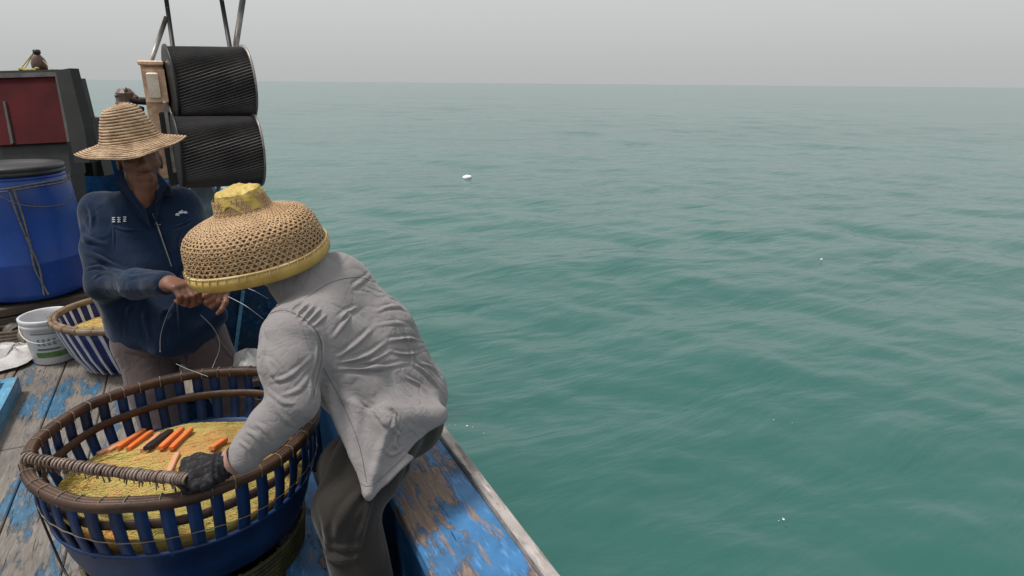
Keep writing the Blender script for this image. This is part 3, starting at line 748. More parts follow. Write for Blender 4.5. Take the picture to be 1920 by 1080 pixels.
lc.scale = (1, 1, .84); lc.location = (0, 0, .158); br.scale = (1, 1, .84); br.location.z = .20
cr = thing('low_crate', 'low dark wooden crate on the deck that carries the blue barrel', 'crate', (QC[0], QC[1], 0))
for i in range(3):
    mb = MB(); mb.box((QC[0], QC[1], .035 + i * .062), (.52, .46, .052), rz=.25, bev=.006, jit=.002); mb.build('board', simple('crate_board%d' % i, (.10, .075, .055, 1), (.04, .032, .026, 1), sc=9, stretch=(.3, 3, 3)), cr)
mb = MB(); mb.box((QC[0], QC[1], .096), (.46, .40, .19), rz=.25); mb.build('frame', MAT['black'], cr)

# ================================================================ ENGINE CABINET behind the barrel
cb = thing('engine_cabinet', 'dark cabinet with a maroon door standing behind the blue barrel', 'cabinet', P(60, 300, zc=4.5))
MAT['maroon'] = simple('maroon_paint', (0.085, 0.012, 0.014, 1), (0.05, 0.008, 0.010, 1), sc=4, rough=.8, spec=.15)
MAT['darkmetal'] = simple('dark_metal', (0.016, 0.016, 0.016, 1), (0.008, 0.008, 0.009, 1), sc=6, rough=.5, metal=.0)
MAT['greywood'] = simple('grey_trim', (0.09, 0.08, 0.08, 1), (0.04, 0.036, 0.036, 1), sc=10, rough=.6)
z0 = 4.46
def quad_slab(name, pix, zc, th, mat, parent, bev=True):
    a = [P(x_, y_, zc=zc) for x_, y_ in pix]; n = np.array([FW[0], FW[1], 0]); n /= np.linalg.norm(n)
    mb = MB(); m_ = len(a); mb.add(a + [p + n * th for p in a], [tuple(range(m_)), tuple(range(2 * m_ - 1, m_ - 1, -1))] + [(i, m_ + i, m_ + (i + 1) % m_, (i + 1) % m_) for i in range(m_)])
    return mb.build(name, mat, parent)
quad_slab('body', [(-40, 134), (106, 130), (134, 330), (-40, 330)], z0, .16, MAT['darkmetal'], cb)
quad_slab('base', [(-40, 326), (134, 326), (160, 560), (-40, 560)], z0 + .01, .14, MAT['darkmetal'], cb)
door = quad_slab('door', [(-30, 146), (104, 141), (127, 266), (-10, 273)], z0 - .03, .03, MAT['maroon'], cb)
quad_slab('door_trim', [(-30, 138), (107, 135), (108, 143), (-30, 147)], z0 - .045, .04, MAT['greywood'], door)
quad_slab('door_trim', [(103, 143), (108, 143), (131, 265), (126, 266)], z0 - .045, .04, MAT['greywood'], door)
quad_slab('door_trim', [(5, 190), (9, 190), (25, 268), (20, 270)], z0 - .045, .04, MAT['greywood'], door)
quad_slab('side_post', [(104, 132), (130, 128), (158, 240), (168, 305), (140, 305)], z0 - .07, .10, simple('side_board', (.017, .018, .017, 1), (.010, .010, .010, 1), sc=5, rough=.7), cb)
quad_slab('step_board', [(136, 147), (144, 147), (162, 220), (176, 330), (150, 330)], z0 + .25, .1, MAT['darkmetal'], cb)
quad_slab('step_board', [(160, 220), (172, 222), (180, 265), (196, 330), (168, 330)], z0 + .3, .12, MAT['darkmetal'], cb)
# bottle and yellow rag on the cabinet
bc = P(76, 133, zc=4.55); bt = thing('glass_bottle', 'brown bottle with black cap standing on top of the cabinet', 'bottle', bc)
u_ = .0037
mb = MB(); mb.lathe([(0, 0), (.042, .002), (.048, .012), (.049, .055), (.040, .085), (.024, .105), (.016, .118), (.0, .118)], 24, bc - [0, 0, .004]); mb.build('body', simple('brown_glass', (.09, .04, .022, 1), (.05, .02, .015, 1), rough=.2, spec=.6, bs=0), bt, True)
mb = MB(); mb.lathe([(.017, .112), (.024, .116), (.024, .138), (.017, .143), (0, .143)], 16, bc); mb.build('cap', MAT['black'], bt, True)
yel = simple('yellow_cloth', (.42, .36, .10, 1), (.30, .27, .09, 1), sc=20, rough=.7)
mb = MB(); a = P(64, 98, zc=4.53)
for q in ((36, 132), (44, 133), (98, 130)): mb.tube([a, P(q[0], q[1], zc=4.50)], .004 if q[0] < 90 else .003, 5)
for i in range(9): blob(mb, P(38 + i * 4, 131 + random.uniform(-3, 1), zc=4.50), .016)
tag(mb.build('yellow_rag', yel, None, True), 'yellow rag and cord beside the bottle on top of the cabinet', 'rag')

# ================================================================ LINE HAULER with two ribbed drums
wn_ = thing('net_hauler', 'net hauler with two stacked black ribbed drums and rusty gold housing', 'winch', P(300, 340, zc=3.75))
MAT['drum'] = simple('ribbed_rubber', (0.052, 0.043, 0.041, 1), (0.022, 0.018, 0.018, 1), sc=7, rough=.4, spec=.6, bs=.1)
MAT['steel'] = simple('worn_steel', (0.30, 0.28, 0.27, 1), (0.10, 0.08, 0.07, 1), sc=9, rough=.4, metal=.3)
def drum(pl, pr, rad, lab):
    """axis from the left hub to the right hub"""
    pl = np.array(pl); pr = np.array(pr); ax = pr - pl; L = np.linalg.norm(ax); ax /= L
    u = np.cross(ax, (0, 0, 1)); u /= np.linalg.norm(u); w = np.cross(ax, u)
    mb = MB(); NR = 74; NX = 16; vs = []; S = NR * 4; prof = (0, .6, 1, .35)
    for i in range(NX + 1):
        t = i / NX; tw = -t * .6
        for k in range(S):
            a = 2 * math.pi * k / S + tw; r = rad - .010 + .010 * prof[k % 4] * (1 + .12 * math.sin(k * 1.7)); vs.append(pl + ax * L * t + (u * math.cos(a) + w * math.sin(a)) * r)
    fs = [(i * S + k, i * S + (k + 1) % S, (i + 1) * S + (k + 1) % S, (i + 1) * S + k) for i in range(NX) for k in range(S)]
    mb.add(vs, fs); d = mb.build('drum', MAT['drum'], wn_)
    for (c, s_) in ((pl, -1), (pr, 1)):
        mb = MB(); n = 64; vs = []
        for (r, x_) in ((0, .012), (rad * .93, .012), (rad + .012, .010), (rad + .014, .0), (rad - .01, 0)):
            for k in range(n): a = 2 * math.pi * k / n; vs.append(c + ax * s_ * x_ + (u * math.cos(a) + w * math.sin(a)) * r)
        mb.add(vs, [(i * n + k, i * n + (k + 1) % n, (i + 1) * n + (k + 1) % n, (i + 1) * n + k) for i in range(4) for k in range(n)]); mb.build('flange', MAT['steel'] if s_ > 0 else MAT['darkmetal'], d, True)
    return d
zc = 3.75
drum(P(322, 158, zc=zc - .10), P(462, 155, zc=zc + .115), .203, 'u')
drum(P(334, 287, zc=zc - .12), P(480, 282, zc=zc + .095), .200, 'l')
MAT['gold'] = simple('rusty_gold_metal', (0.82, 0.56, 0.38, 1), (0.42, 0.23, 0.14, 1), sc=13, rough=.28, spec=.8, metal=.35, bs=.5, bsc=22)
def vbox(name, x0, x1, y0, y1, zc, th, mat, parent, bev=.006):
    a = P(x0, y0, zc=zc); b = P(x1, y0, zc=zc); c = P((x0 + x1) / 2, y1, zc=zc); w = np.linalg.norm(b - a); h = a[2] - c[2]
    mb = MB(); cc = (a + b) / 2; mb.box((cc[0], cc[1], cc[2] - h / 2), (w, th, h), rz=-yaw + .42, bev=bev); return mb.build(name, mat, parent)
hs = vbox('housing', 266, 303, 116, 345, 3.72, .12, MAT['gold'], wn_, .012)
vbox('housing_cover', 267, 305, 126, 196, 3.64, .05, MAT['gold'], hs, .012)
vbox('cover_panel', 274, 294, 136, 186, 3.60, .02, simple('bright_panel', (.80, .68, .56, 1), (.6, .45, .35, 1), sc=15, rough=.3, metal=.3, bs=.3, bsc=25), hs, .008)
vbox('housing_cap', 262, 304, 114, 123, 3.66, .14, MAT['gold'], hs, .006)
vbox('lower_bracket', 299, 318, 210, 352, 3.70, .06, MAT['darkmetal'], hs)
vbox('hydraulic_pipe', 305, 311, 190, 330, 3.62, .02, MAT['steel'], hs)
mb = MB(); mb.tube([P(283, 116, zc=3.72), P(312, 32, zc=3.74)], .013, 10); mb.build('brace', MAT['steel'], wn_, True)
mb = MB(); mb.tube([P(326, 100, zc=3.8), P(309, -20, zc=3.8)], .013, 10); mb.build('pole', MAT['darkmetal'], wn_, True)
mb = MB(); mb.tube([P(433, 100, zc=3.8), P(412, -20, zc=3.8)], .013, 10); mb.build('pole', MAT['darkmetal'], wn_, True)
mb = MB(); mb.tube([P(440, 100, zc=3.85), P(458, -20, zc=3.85)], .018, 10); mb.build('pole', MAT['steel'], wn_, True)
mc = P(236, 186, zc=3.75); mt = bpy.data.objects.new('motor', None); COL.objects.link(mt); mt.location = tuple(mc); mt.parent = wn_; mt.matrix_parent_inverse = parent_world(wn_).inverted()
rust = simple('rusty_brown', (0.16, 0.09, 0.06, 1), (0.05, 0.03, 0.022, 1), sc=16, rough=.45, spec=.6, bs=.5, bsc=30)
mb = MB(); a = P(221, 182, zc=3.72); b = P(262, 196, zc=3.8)
mb.lathe([(0, .062), (.03, .060), (.05, .035), (.052, -.01), (.056, -.02), (.056, -.04), (.035, -.05), (0, -.05)], 12, mc); mb.build('motor_casing', rust, mt)
mb = MB(); mb.tube([P(245, 188, zc=3.74), P(275, 190, zc=3.74)], .022, 10); mb.tube([P(240, 200, zc=3.72), P(268, 205, zc=3.72)], .016, 8); mb.build('shaft', MAT['darkmetal'], mt, True)
mb = MB()
for (q, r) in (((224, 200), .012), ((255, 182), .014), ((236, 168), .012), ((250, 202), .013), ((218, 180), .010)): blob(mb, P(q[0], q[1], zc=3.69), r, 1)
mb.build('bolt', rust, mt)
# stand of the hauler and pale blue stay under the drums
mb = MB(); mb.beam(P(312, 345, zc=3.9), P(330, 600, zc=3.9), .10, .10); mb.beam(P(460, 352, zc=4.0), P(470, 560, zc=3.9), .07, .07); mb.build('stand', MAT['darkmetal'], wn_)
mb = MB(); mb.beam(P(375, 340, zc=4.05), P(415, 440, zc=3.9), .13, .05, up=FW); mb.build('stay_board', simple('grey_blue_board', (.09, .14, .18, 1), (.05, .08, .10, 1), rough=.6), wn_)
mb = MB(); mb.tube([P(412, 345, zc=3.95), P(372, 460, zc=3.95)], .012, 8); mb.build('stay_bar', simple('teal_bar', (.08, .28, .30, 1), (.05, .15, .2, 1), rough=.5), wn_)
# clutter left of the barrel foot
MAT['bag'] = simple('pale_plastic_bag', (.50, .49, .48, 1), (.32, .30, .30, 1), sc=12, rough=.35, bs=.8, bsc=25)
c = P(28, 664, z=.02); mb = MB(); nr_ = 10
mb.lathe([(0, .035), (.05, .032), (.10, .022), (.15, .010), (.17, .002)], 28, c, fn=lambda r, z, t: (r * (1.25 + .25 * math.sin(3 * t + 1) + .08 * math.sin(9 * t)), z * (1 + .6 * math.sin(5 * t + r * 40))))
tag(mb.build('plastic_bag', MAT['bag'], None, True), 'crumpled pale plastic bag lying on the blue deck left of the bucket', 'bag')
c = P(4, 640, z=.02); mb = MB()
for i in range(5):
    mb.tube([c + np.array([(.16 - .012 * i) * math.cos(t), (.12 - .01 * i) * math.sin(t), .016 * i + .006 * math.sin(3 * t)]) for t in np.linspace(0, 6.28, 30)[:-1]], .013, 6, closed=True)
tag(mb.build('rope_coil', simple('grey_rope', (.13, .10, .08, 1), (.06, .05, .04, 1), sc=40, rough=.8), None, True), 'coil of dark grey rope on the deck at the foot of the blue barrel', 'rope')
mb = MB(); mb.tube([P(36, 628, z=.05), P(62, 636, z=.05)], [.035, .045], 12); mb.tube([P(24, 622, z=.05), P(38, 628, z=.05)], .055, 12)
tag(mb.build('small_float', simple('olive_float', (.14, .13, .10, 1), (.07, .065, .05, 1), rough=.5), None, True), 'small olive grey float lying against the white bucket', 'float')

c = P(466, 678, zc=2.75); mb = MB()
mb.lathe([(0, .045), (.03, .04), (.06, .022), (.085, .0), (.07, -.02), (0, -.02)], 18, c, fn=lambda r, z, t: (r * (1.1 + .3 * math.sin(3 * t) + .1 * math.sin(8 * t)), z * (1 + .4 * math.sin(4 * t + r * 60))))
tag(mb.build('white_rag', MAT['bag'], None, True), 'crumpled whitish rag beyond the far rim of the large basket, by the bulwark', 'rag')

# ================================================================ PEOPLE
def skinmat(name, c, c2): 
    m = M(name, .5, .4); m.color(m.mix(m.ramp(m.noise(9, 4), .35, .7), c, c2)); m.bump(m.noise(120, 3), .12, .002); return m.m
MAT['skin_dark'] = skinmat('tanned_skin', (.19, .082, .050, 1), (.12, .050, .032, 1))
MAT['skin'] = skinmat('skin', (.42, .23, .17, 1), (.34, .17, .12, 1))
def cloth(name, c, c2, weave=260, bs=.25, sc=3.0, cr=.4):
    m = M(name, .88, .15); m.b.inputs['Sheen Weight'].default_value = .15
    col = m.mix(m.ramp(m.noise(sc, 5, .6), .35, .7), c, c2)
    m.color(col); m.bump(m.noise(16, 4, .6), .3, .010); m.bump(m.crease(5.5, .05, (1, 1, .55)), .45 * cr, .006); m.bump(m.crease(11, .06, (.6, 1, 1), 1.8), .25 * cr, .004); m.bump(m.noise(weave, 2), bs, .0015); return m.m
def frame(fwd, up):
    z = np.array(up, float); z /= np.linalg.norm(z); f = np.array(fwd, float); f = f - z * (f @ z); f /= np.linalg.norm(f); r = np.cross(f, z)
    return np.stack([r, f, z], 1)             # columns: right, forward, up
def head(S, c, R, s=1.0):
    L = lambda x, y, z: np.array(c) + R @ (np.array([x, y, z]) * s)
    S.ell(L(0, -.008, .035), (.074 * s, .094 * s, .088 * s), R, .02)
    S.ell(L(0, .022, -.035), (.058 * s, .070 * s, .078 * s), R, .03)
    S.cone(L(-.035, .045, -.075), L(.035, .045, -.075), .020 * s, .020 * s, .04)
    S.ell(L(0, .072, -.092), (.024 * s, .020 * s, .020 * s), R, .03)
    S.chain([L(0, .090, .018), L(0, .112, -.018), L(0, .108, -.028)], [.009 * s, .014 * s, .013 * s], .018)
    for q in (-1, 1):
        S.ell(L(q * .014, .100, -.030), (.010 * s, .010 * s, .008 * s), R, .01)
        S.ell(L(q * .040, .066, -.012), (.026 * s, .020 * s, .018 * s), R, .03)
        S.ell(L(q * .076, -.004, -.010), (.008 * s, .020 * s, .032 * s), R, .008)
        S.cone(L(q * .012, .084, .030), L(q * .045, .070, .030), .010 * s, .008 * s, .015)
        S.ell(L(q * .030, .076, .012), (.013 * s, .011 * s, .011 * s), R, .004)
    S.cone(L(-.024, .088, -.058), L(.024, .088, -.058), .007 * s, .007 * s, .008)
    S.cone(L(-.020, .087, -.069), L(.020, .087, -.069), .008 * s, .008 * s, .008)
    return L
def hand(S, wrist, R, s=1.0, curl=(.6, .7, .8, .9), thumb=.5, side=1, spread=.06):
    """R columns: across the palm (towards the thumb = side), along the fingers, out of the back"""
    L = lambda x, y, z: np.array(wrist) + R @ (np.array([x * side, y, z]) * s)
    S.cone(L(0, -.03, 0), L(0, .012, 0), .026 * s, .027 * s, .02, flat=R[:, 2], fs=1.35)
    for x in (-.028, -.010, .010, .028): S.cone(L(x * .6, .010, 0), L(x, .078, .002), .017 * s, .0135 * s, .012)
    bl = [.046, .050, .046, .036]
    for i, x in enumerate((.030, .010, -.010, -.029)):
        a = 0; p = np.array([x, .080, .002]); pts = [L(*(p * [1, .93, 1]))]; rs = [.0115 * s]
        for j, (ln, r) in enumerate(((bl[i], .0102), (bl[i] * .62, .0093), (bl[i] * .5, .0078))):
            a += curl[i] * (.9 if j == 0 else 1.15); p = p + np.array([x * spread * 3 * ln * (j == 0), math.cos(a) * ln, -math.sin(a) * ln]); pts.append(L(*p)); rs.append(r * s)
        S.chain(pts, rs, .005)
    p0 = np.array([.018, .018, -.004]); p1 = np.array([.046, .045, -.014 - .012 * thumb]); p2 = p1 + [.012 - .018 * thumb, .030, -.014 * thumb - .004]; p3 = p2 + [.002 - .020 * thumb, .024, -.010 * thumb]
    S.chain([L(*p0), L(*p1), L(*p2), L(*p3)], [.018 * s, .014 * s, .0115 * s, .0092 * s], .008)

# ---------------- the bent man in the grey shirt
g_root = thing('person', 'person in grey shirt and domed bamboo hat bending over the big basket', 'person', P(660, 1120, z=HOLD_Z) )
lsh, rsh = P(548, 622, zc=1.72), P(618, 535, zc=2.06)
lel, lwr = P(548, 752, zc=1.66), P(447, 862, zc=1.62)
lhip, rhip = P(715, 812, zc=1.84), P(775, 735, zc=2.12)
neck = P(566, 520, zc=1.88); hc = P(522, 466, zc=1.97)
S = SDF(np.min([lsh, lel, lwr, lhip, rhip, rsh, P(690, 940, zc=1.70), P(640, 760, zc=1.6)], 0) - .22, np.max([lsh, rsh, rhip, lhip, lel], 0) + .24, .0040)
mid = lambda a, b, t=.5: a * (1 - t) + b * t
spn = mid(lsh, rsh); pel = mid(lhip, rhip)
TA, TB, TC, TD = P(578, 628, zc=1.79), P(628, 542, zc=2.0), P(764, 738, zc=2.06), P(722, 792, zc=1.87); TB2 = P(706, 634, zc=2.02)
S.tri(TA, TB, TC, .098, .06); S.tri(TA, TC, TD, .098, .06)
S.chain([TB, TB2, TC], [.102, .116, .116], .05)
S.cone(mid(TA, TB), neck + .045 * UP - .01 * RT, .09, .068, .05); S.cone(neck, P(540, 528, zc=1.86), .066, .060, .04)
# sleeve
S.chain([lsh - .02 * UP, mid(lsh, lel, .5) - .005 * RT, lel, mid(lel, lwr, .45), mid(lel, lwr, .80), lwr + .01 * RT], [.084, .072, .060, .049, .039, .034], .03)
S.chain([TB, P(560, 600, zc=2.15), P(530, 700, zc=2.08)], [.085, .07, .055], .05)
# shirt front and tail hanging open from the belly
S.tri(P(608, 735, zc=1.74), P(730, 790, zc=1.72), P(690, 924, zc=1.66), .006, .03)
S.tri(P(730, 790, zc=1.72), P(690, 924, zc=1.66), P(818, 784, zc=1.87), .006, .015); S.tri(P(645, 810, zc=1.715), P(692, 932, zc=1.66), P(772, 858, zc=1.76), .0055, .008); S.tri(P(730, 780, zc=1.75), P(822, 778, zc=1.90), TC, .03, .05)
V, Q = S.mesh(); V = relax(V, Q, 1); V, Q = subdiv(V, Q); V = relax(V, Q, 2)
lsts = [([(568, 560), (543, 584)], .007, .007), ([(580, 566), (553, 593)], .007, .008), ([(592, 571), (563, 602)], .007, .008), ([(604, 577), (574, 607)], .007, .008), ([(614, 588), (588, 613)], .007, .006),
    ([(488, 586), (531, 580), (570, 598), (600, 630)], .008, -.006), ([(596, 626), (602, 655), (590, 712), (584, 760)], .010, -.008),
    ([(694, 516), (661, 541)], .010, .006), ([(671, 575), (650, 585), (632, 600)], .009, .007), ([(664, 582), (645, 608), (625, 634)], .009, .008), ([(652, 582), (636, 604)], .007, .006),
    ([(706, 608), (670, 645), (632, 672)], .010, .008), ([(728, 640), (685, 668), (633, 682)], .010, .009), ([(738, 655), (700, 675), (650, 690)], .008, .007),
    ([(628, 692), (700, 690), (772, 678)], .010, .012), ([(705, 584), (738, 574), (777, 590)], .010, .007), ([(700, 552), (740, 560), (765, 575)], .010, .006), ([(705, 610), (745, 605), (790, 622)], .009, .005),
    ([(726, 640), (767, 634), (795, 640)], .009, .010), ([(752, 628), (772, 650), (776, 690)], .008, .009), ([(735, 660), (770, 664), (800, 655)], .008, .007),
    ([(772, 679), (800, 700), (830, 738)], .010, .011), ([(760, 705), (790, 722), (820, 752)], .009, .009), ([(750, 725), (785, 750), (815, 772)], .009, .009), ([(785, 680), (812, 690), (828, 712)], .008, .007),
    ([(700, 734), (730, 764), (774, 806)], .010, .011), ([(690, 752), (715, 785), (745, 822)], .010, .007), ([(745, 770), (740, 800), (752, 820)], .008, .008), ([(755, 800), (740, 830), (748, 845)], .008, .007),
    ([(650, 700), (670, 760), (668, 830)], .020, .006), ([(620, 700), (640, 760), (660, 840)], .018, -.006), ([(720, 840), (735, 852), (760, 838)], .008, .005),
    ([(586, 668), (541, 705), (503, 716)], .009, .006), ([(502, 680), (512, 700), (526, 716)], .009, .006), ([(585, 700), (560, 730), (520, 742)], .009, .005), ([(498, 728), (530, 752), (560, 756)], .009, .005),
    ([(478, 792), (498, 804), (512, 826)], .008, .007), ([(462, 806), (482, 820), (498, 842)], .008, .007), ([(448, 826), (468, 842), (478, 862)], .007, .006), ([(520, 770), (540, 790), (556, 800)], .009, .006),
    ([(490, 600), (494, 650), (492, 690)], .010, .005), ([(700, 530), (735, 565), (768, 610)], .02, .004)]
V = folds(V, Q, [(a, w * .90, h * .80) for a, w, h in lsts])
N = vnormals(V, Q)
V = V + N * (wnoise(V, 5, np.diag([1, 1, .7]), 1) * .0018 + wnoise(V, 12, np.array([[1.0, .3, .5], [.2, .4, .1], [.4, .1, 1.1]]), 2) * .0016 + np.abs(wnoise(V, 9, np.array([[.5, .3, .9], [.2, .4, .1], [.9, .1, .3]]), 12)) * .0016)[:, None]
MAT['shirt'] = cloth('grey_shirt', (.255, .236, .238, 1), (.205, .192, .195, 1), cr=.75)
shirt = qmesh('shirt', V, Q, MAT['shirt'], g_root)
from mathutils.bvhtree import BVHTree
def bvh(o): me = o.data; return BVHTree.FromPolygons([v.co[:] for v in me.vertices], [p.vertices[:] for p in me.polygons])
def on_surf(T, px, py, off=.002):
    d = Vector(P(px, py, zc=1) - CAM).normalized(); h = T.ray_cast(Vector(CAM), d)
    return None if h[0] is None else np.array(h[0] + h[1] * off)
def seam(T, path, mat, parent, r=.0011, name='seam', off=.0002):
    pts = [tuple(q[:2]) for q in bez([(a, b, 0) for a, b in path], 10)]; c = [on_surf(T, x_, y_, off) for x_, y_ in pts]; c = [q for q in c if q is not None]
    if len(c) > 2: mb = MB(); mb.tube(c, r, 4); mb.build(name, mat, parent, True)
SB = bvh(shirt); smt = simple('seam_thread', (.10, .095, .10, 1), (.07, .065, .07, 1), rough=.9, bs=0)
seam(SB, [(496, 592), (531, 582), (570, 598), (597, 628), (604, 665), (594, 712), (588, 742)], smt, shirt)
seam(SB, [(604, 800), (630, 845), (660, 885), (690, 912), (735, 878), (775, 838)], smt, shirt, .0008)
seam(SB, [(572, 560), (620, 530), (668, 520), (700, 528)], smt, shirt, .0008)
seam(SB, [(606, 690), (640, 752), (672, 830), (688, 905)], smt, shirt, .0009)
S = SDF([-.1, 1.0, HOLD_Z - .02], [1.0, 2.35, .78], .0058)
lkn, lank = P(628, 925, zc=1.74), P(655, 1250, z=HOLD_Z + .09)
rkn, rank = P(655, 870, zc=2.02), P(668, 1130, z=HOLD_Z + .09)
lank = np.array([.325, 1.36, HOLD_Z + .10]); rank = np.array([.33, 1.62, HOLD_Z + .10])
lkn = P(648, 952, zc=1.72); rkn = P(648, 878, zc=1.95)
hpL = P(718, 815, zc=1.87); hpR = P(762, 782, zc=2.06)
S.chain([hpL, mid(hpL, lkn), lkn, mid(lkn, lank, .5), lank], [.100, .098, .083, .080, .072], .03)
S.chain([hpR, mid(hpR, rkn), rkn, mid(rkn, rank, .5), rank], [.105, .098, .085, .080, .072], .03)
S.cone(hpL, hpR, .098, .098, .05)
S.ell(P(775, 792, zc=2.03), (.088, .088, .09), None, .05)
S.cut((0, 0, HOLD_Z + .06), (0, 0, -1))
V, Q = S.mesh(); V = relax(V, Q, 2)
V = folds(V, Q, [([(590, 1038), (630, 1050), (690, 1040)], .014, .010), ([(600, 1015), (650, 1030), (690, 1020)], .012, .006), ([(690, 905), (650, 960), (620, 1030)], .016, .007), ([(760, 905), (768, 880), (766, 860)], .010, .006), ([(600, 930), (610, 1000), (600, 1040)], .014, .006), ([(700, 930), (680, 1000), (670, 1060)], .014, .008)])
V = V + vnormals(V, Q) * (wnoise(V, 4.5, np.diag([1, 1, .5]), 5) * .003)[:, None]
MAT['trouser'] = cloth('charcoal_trousers', (.030, .026, .023, 1), (.020, .018, .016, 1))
qmesh('trousers', V, Q, MAT['trouser'], g_root)
# body inside the clothes: head, neck, trunk, arms, legs and the right hand
S = SDF(np.min([lwr, lel, hc, [0, 1.1, HOLD_Z]], 0) - .14, np.max([rhip, hc, rsh, lhip], 0) + .16, .0055)
Rh = frame(-RT + FW * .5 - UP * .8, UP * .9 - RT * .3)
head(S, hc, Rh, .92)
S.cone(hc - Rh[:, 2] * .05 - Rh[:, 1] * .03, neck, .055, .058, .03); S.cone(neck, spn, .058, .085, .03)
S.chain([spn, mid(spn, pel), mid(spn, pel, .8)], [.07, .07, .07], .05); S.cone(lsh, rsh, .055, .055, .04)
S.chain([lsh, lel, lwr], [.05, .042, .028], .02); S.chain([rsh, P(560, 600, zc=2.2), P(520, 660, zc=2.2), P(535, 760, zc=2.0)], [.05, .04, .036, .026], .02)
S.chain([hpL, lkn, lank], [.07, .055, .042], .03); S.chain([hpR, rkn, rank], [.07, .055, .042], .03); S.cone(hpL, hpR, .07, .07, .04)
hand(S, P(535, 760, zc=2.0), frame(P(530, 830, zc=1.95) - P(535, 760, zc=2.0), FW * -1 + UP), 1.0, side=1)
fa = lwr - lel; fa /= np.linalg.norm(fa)
V, Q = S.mesh(); V = relax(V, Q, 1)
qmesh('body', V, Q, MAT['skin'], g_root)
# black glove, fingers closed over the end of the wrapped rope
gw = P(428, 868, zc=1.62)
S = SDF(gw - .17, gw + .12, .0030)
S.chain([P(436, 864, zc=1.62), P(412, 874, zc=1.615)], [.031, .033], .01)
S.ell(P(392, 884, zc=1.605), (.046, .036, .036), None, .02)
Rg = frame(P(340, 890, zc=1.60) - P(420, 872, zc=1.61), UP * .8 - FW * .6)
dr = Rg[:, 1]; upv = Rg[:, 2]; acr = Rg[:, 0]
kn = P(372, 882, zc=1.60)
for i, off in enumerate((-.030, -.010, .010, .029)):       # fingers bend over the rope and back under it
    a = kn + acr * off * .9 + upv * .014; b = a + dr * .032 - upv * .012 + acr * off * .1; c = b - upv * .030 + dr * -.002; d_ = c - dr * .026 - upv * .004
    S.chain([P(398, 882, zc=1.605) + acr * off * .6 + upv * .012, a, b, c, d_], [.017, .0150, .0135, .0125, .0115], .006)
th0 = P(408, 884, zc=1.59) - upv * .010 ; S.chain([th0, P(388, 906, zc=1.57), P(366, 908, zc=1.565), P(350, 900, zc=1.57)], [.018, .0165, .0140, .0115], .008)
V, Q = S.mesh(); V = relax(V, Q, 1)
t = (V - gw) @ dr
V = V + vnormals(V, Q) * (np.sin(t * 900) * .0006 + np.where(t < .03, np.sin(t * 520) * .0016, 0) + wnoise(V, 30, None, 4) * .0007)[:, None]
gm_ = M('black_knit_glove', .8, .2); gm_.color(gm_.mix(gm_.ramp(gm_.noise(55, 3, scale=(1, 3, 1)), .5, .66), (.014, .013, .015, 1), (.055, .05, .055, 1))); gm_.bump(gm_.noise(160, 2), .5, .002)
qmesh('glove', V, Q, gm_.m, g_root)
mb = MB(); mb.tube([P(441, 862, zc=1.62) , P(431, 867, zc=1.62)], [.036, .034], 16); mb.build('wrist_liner', simple('liner', (.34, .2, .16, 1), (.25, .13, .1, 1), rough=.7), g_root, True)
def shoe(c, ang, parent, mat):
    S = SDF(np.array(c) - .22, np.array(c) + .22, .006); f = np.array([math.cos(ang), math.sin(ang), 0]); c = np.array(c)
    S.cone(c - f * .05 + [0, 0, .045], c + f * .13 + [0, 0, .032], .045, .036, .02); S.cone(c - f * .02 + [0, 0, .05], c + [0, 0, .12] - f * .02, .045, .045, .03); S.cut(c + [0, 0, .003], (0, 0, -1), .004)
    V, Q = S.mesh(); qmesh('shoe', V, Q, mat, parent)
boot = simple('dark_rubber_boot', (.03, .03, .032, 1), (.015, .015, .016, 1), rough=.45)
shoe((lank[0] - .02, lank[1], HOLD_Z), math.radians(150), g_root, boot); shoe((rank[0] - .02, rank[1], HOLD_Z), math.radians(150), g_root, boot)
# lace tie under the hat
# ---------------- domed woven bamboo hat
hb = P(486, 480, zc=1.87)
axis = UP * 1.0 - RT * .17 - FW * .47; axis /= np.linalg.norm(axis)
hx = RT - axis * (RT @ axis); hx /= np.linalg.norm(hx); hy = np.cross(axis, hx)
HM = np.eye(4); HM[:3, 0] = hx * .905; HM[:3, 1] = hy * .905; HM[:3, 2] = axis * .98; HM[:3, 3] = hb
hat = bpy.data.objects.new('hat', None); COL.objects.link(hat); hat.location = tuple(hb); hat.parent = g_root; hat.matrix_parent_inverse = parent_world(g_root).inverted()
hat['label'] = 'domed open weave bamboo hat with yellow cloth on its knob'
hprof = [(.210, .0), (.210, .025), (.206, .055), (.200, .080), (.190, .098), (.172, .112), (.145, .123), (.115, .132), (.088, .142), (.080, .150), (.075, .170), (.071, .190), (.060, .200), (.03, .205), (0, .206)]
hp = np.array(hprof); hl = np.concatenate([[0], np.cumsum(np.linalg.norm(np.diff(hp, axis=0), axis=1))]); HL = hl[-1]
def hpt(s_, a, off=0.0):
    r = np.interp(s_, hl, hp[:, 0]); z = np.interp(s_, hl, hp[:, 1]); e = .004
    dr_ = np.interp(s_ + e, hl, hp[:, 0]) - np.interp(s_ - e, hl, hp[:, 0]); dz_ = np.interp(s_ + e, hl, hp[:, 1]) - np.interp(s_ - e, hl, hp[:, 1]); q = math.hypot(dr_, dz_) + 1e-9
    wob = .004 * math.sin(2 * a + .4) + .0025 * math.sin(5 * a + s_ * 30)
    r2 = r + wob + off * dz_ / q; return np.array([r2 * math.cos(a), r2 * math.sin(a), z - off * dr_ / q])
mb = MB(); mb.lathe([(r - .0035 if r > .01 else r, z - .004) for r, z in hprof], 64); mb.build('lining', simple('hat_lining', (.15, .088, .050, 1), (.09, .05, .03, 1), sc=30, rough=.7), hat, True, HM)
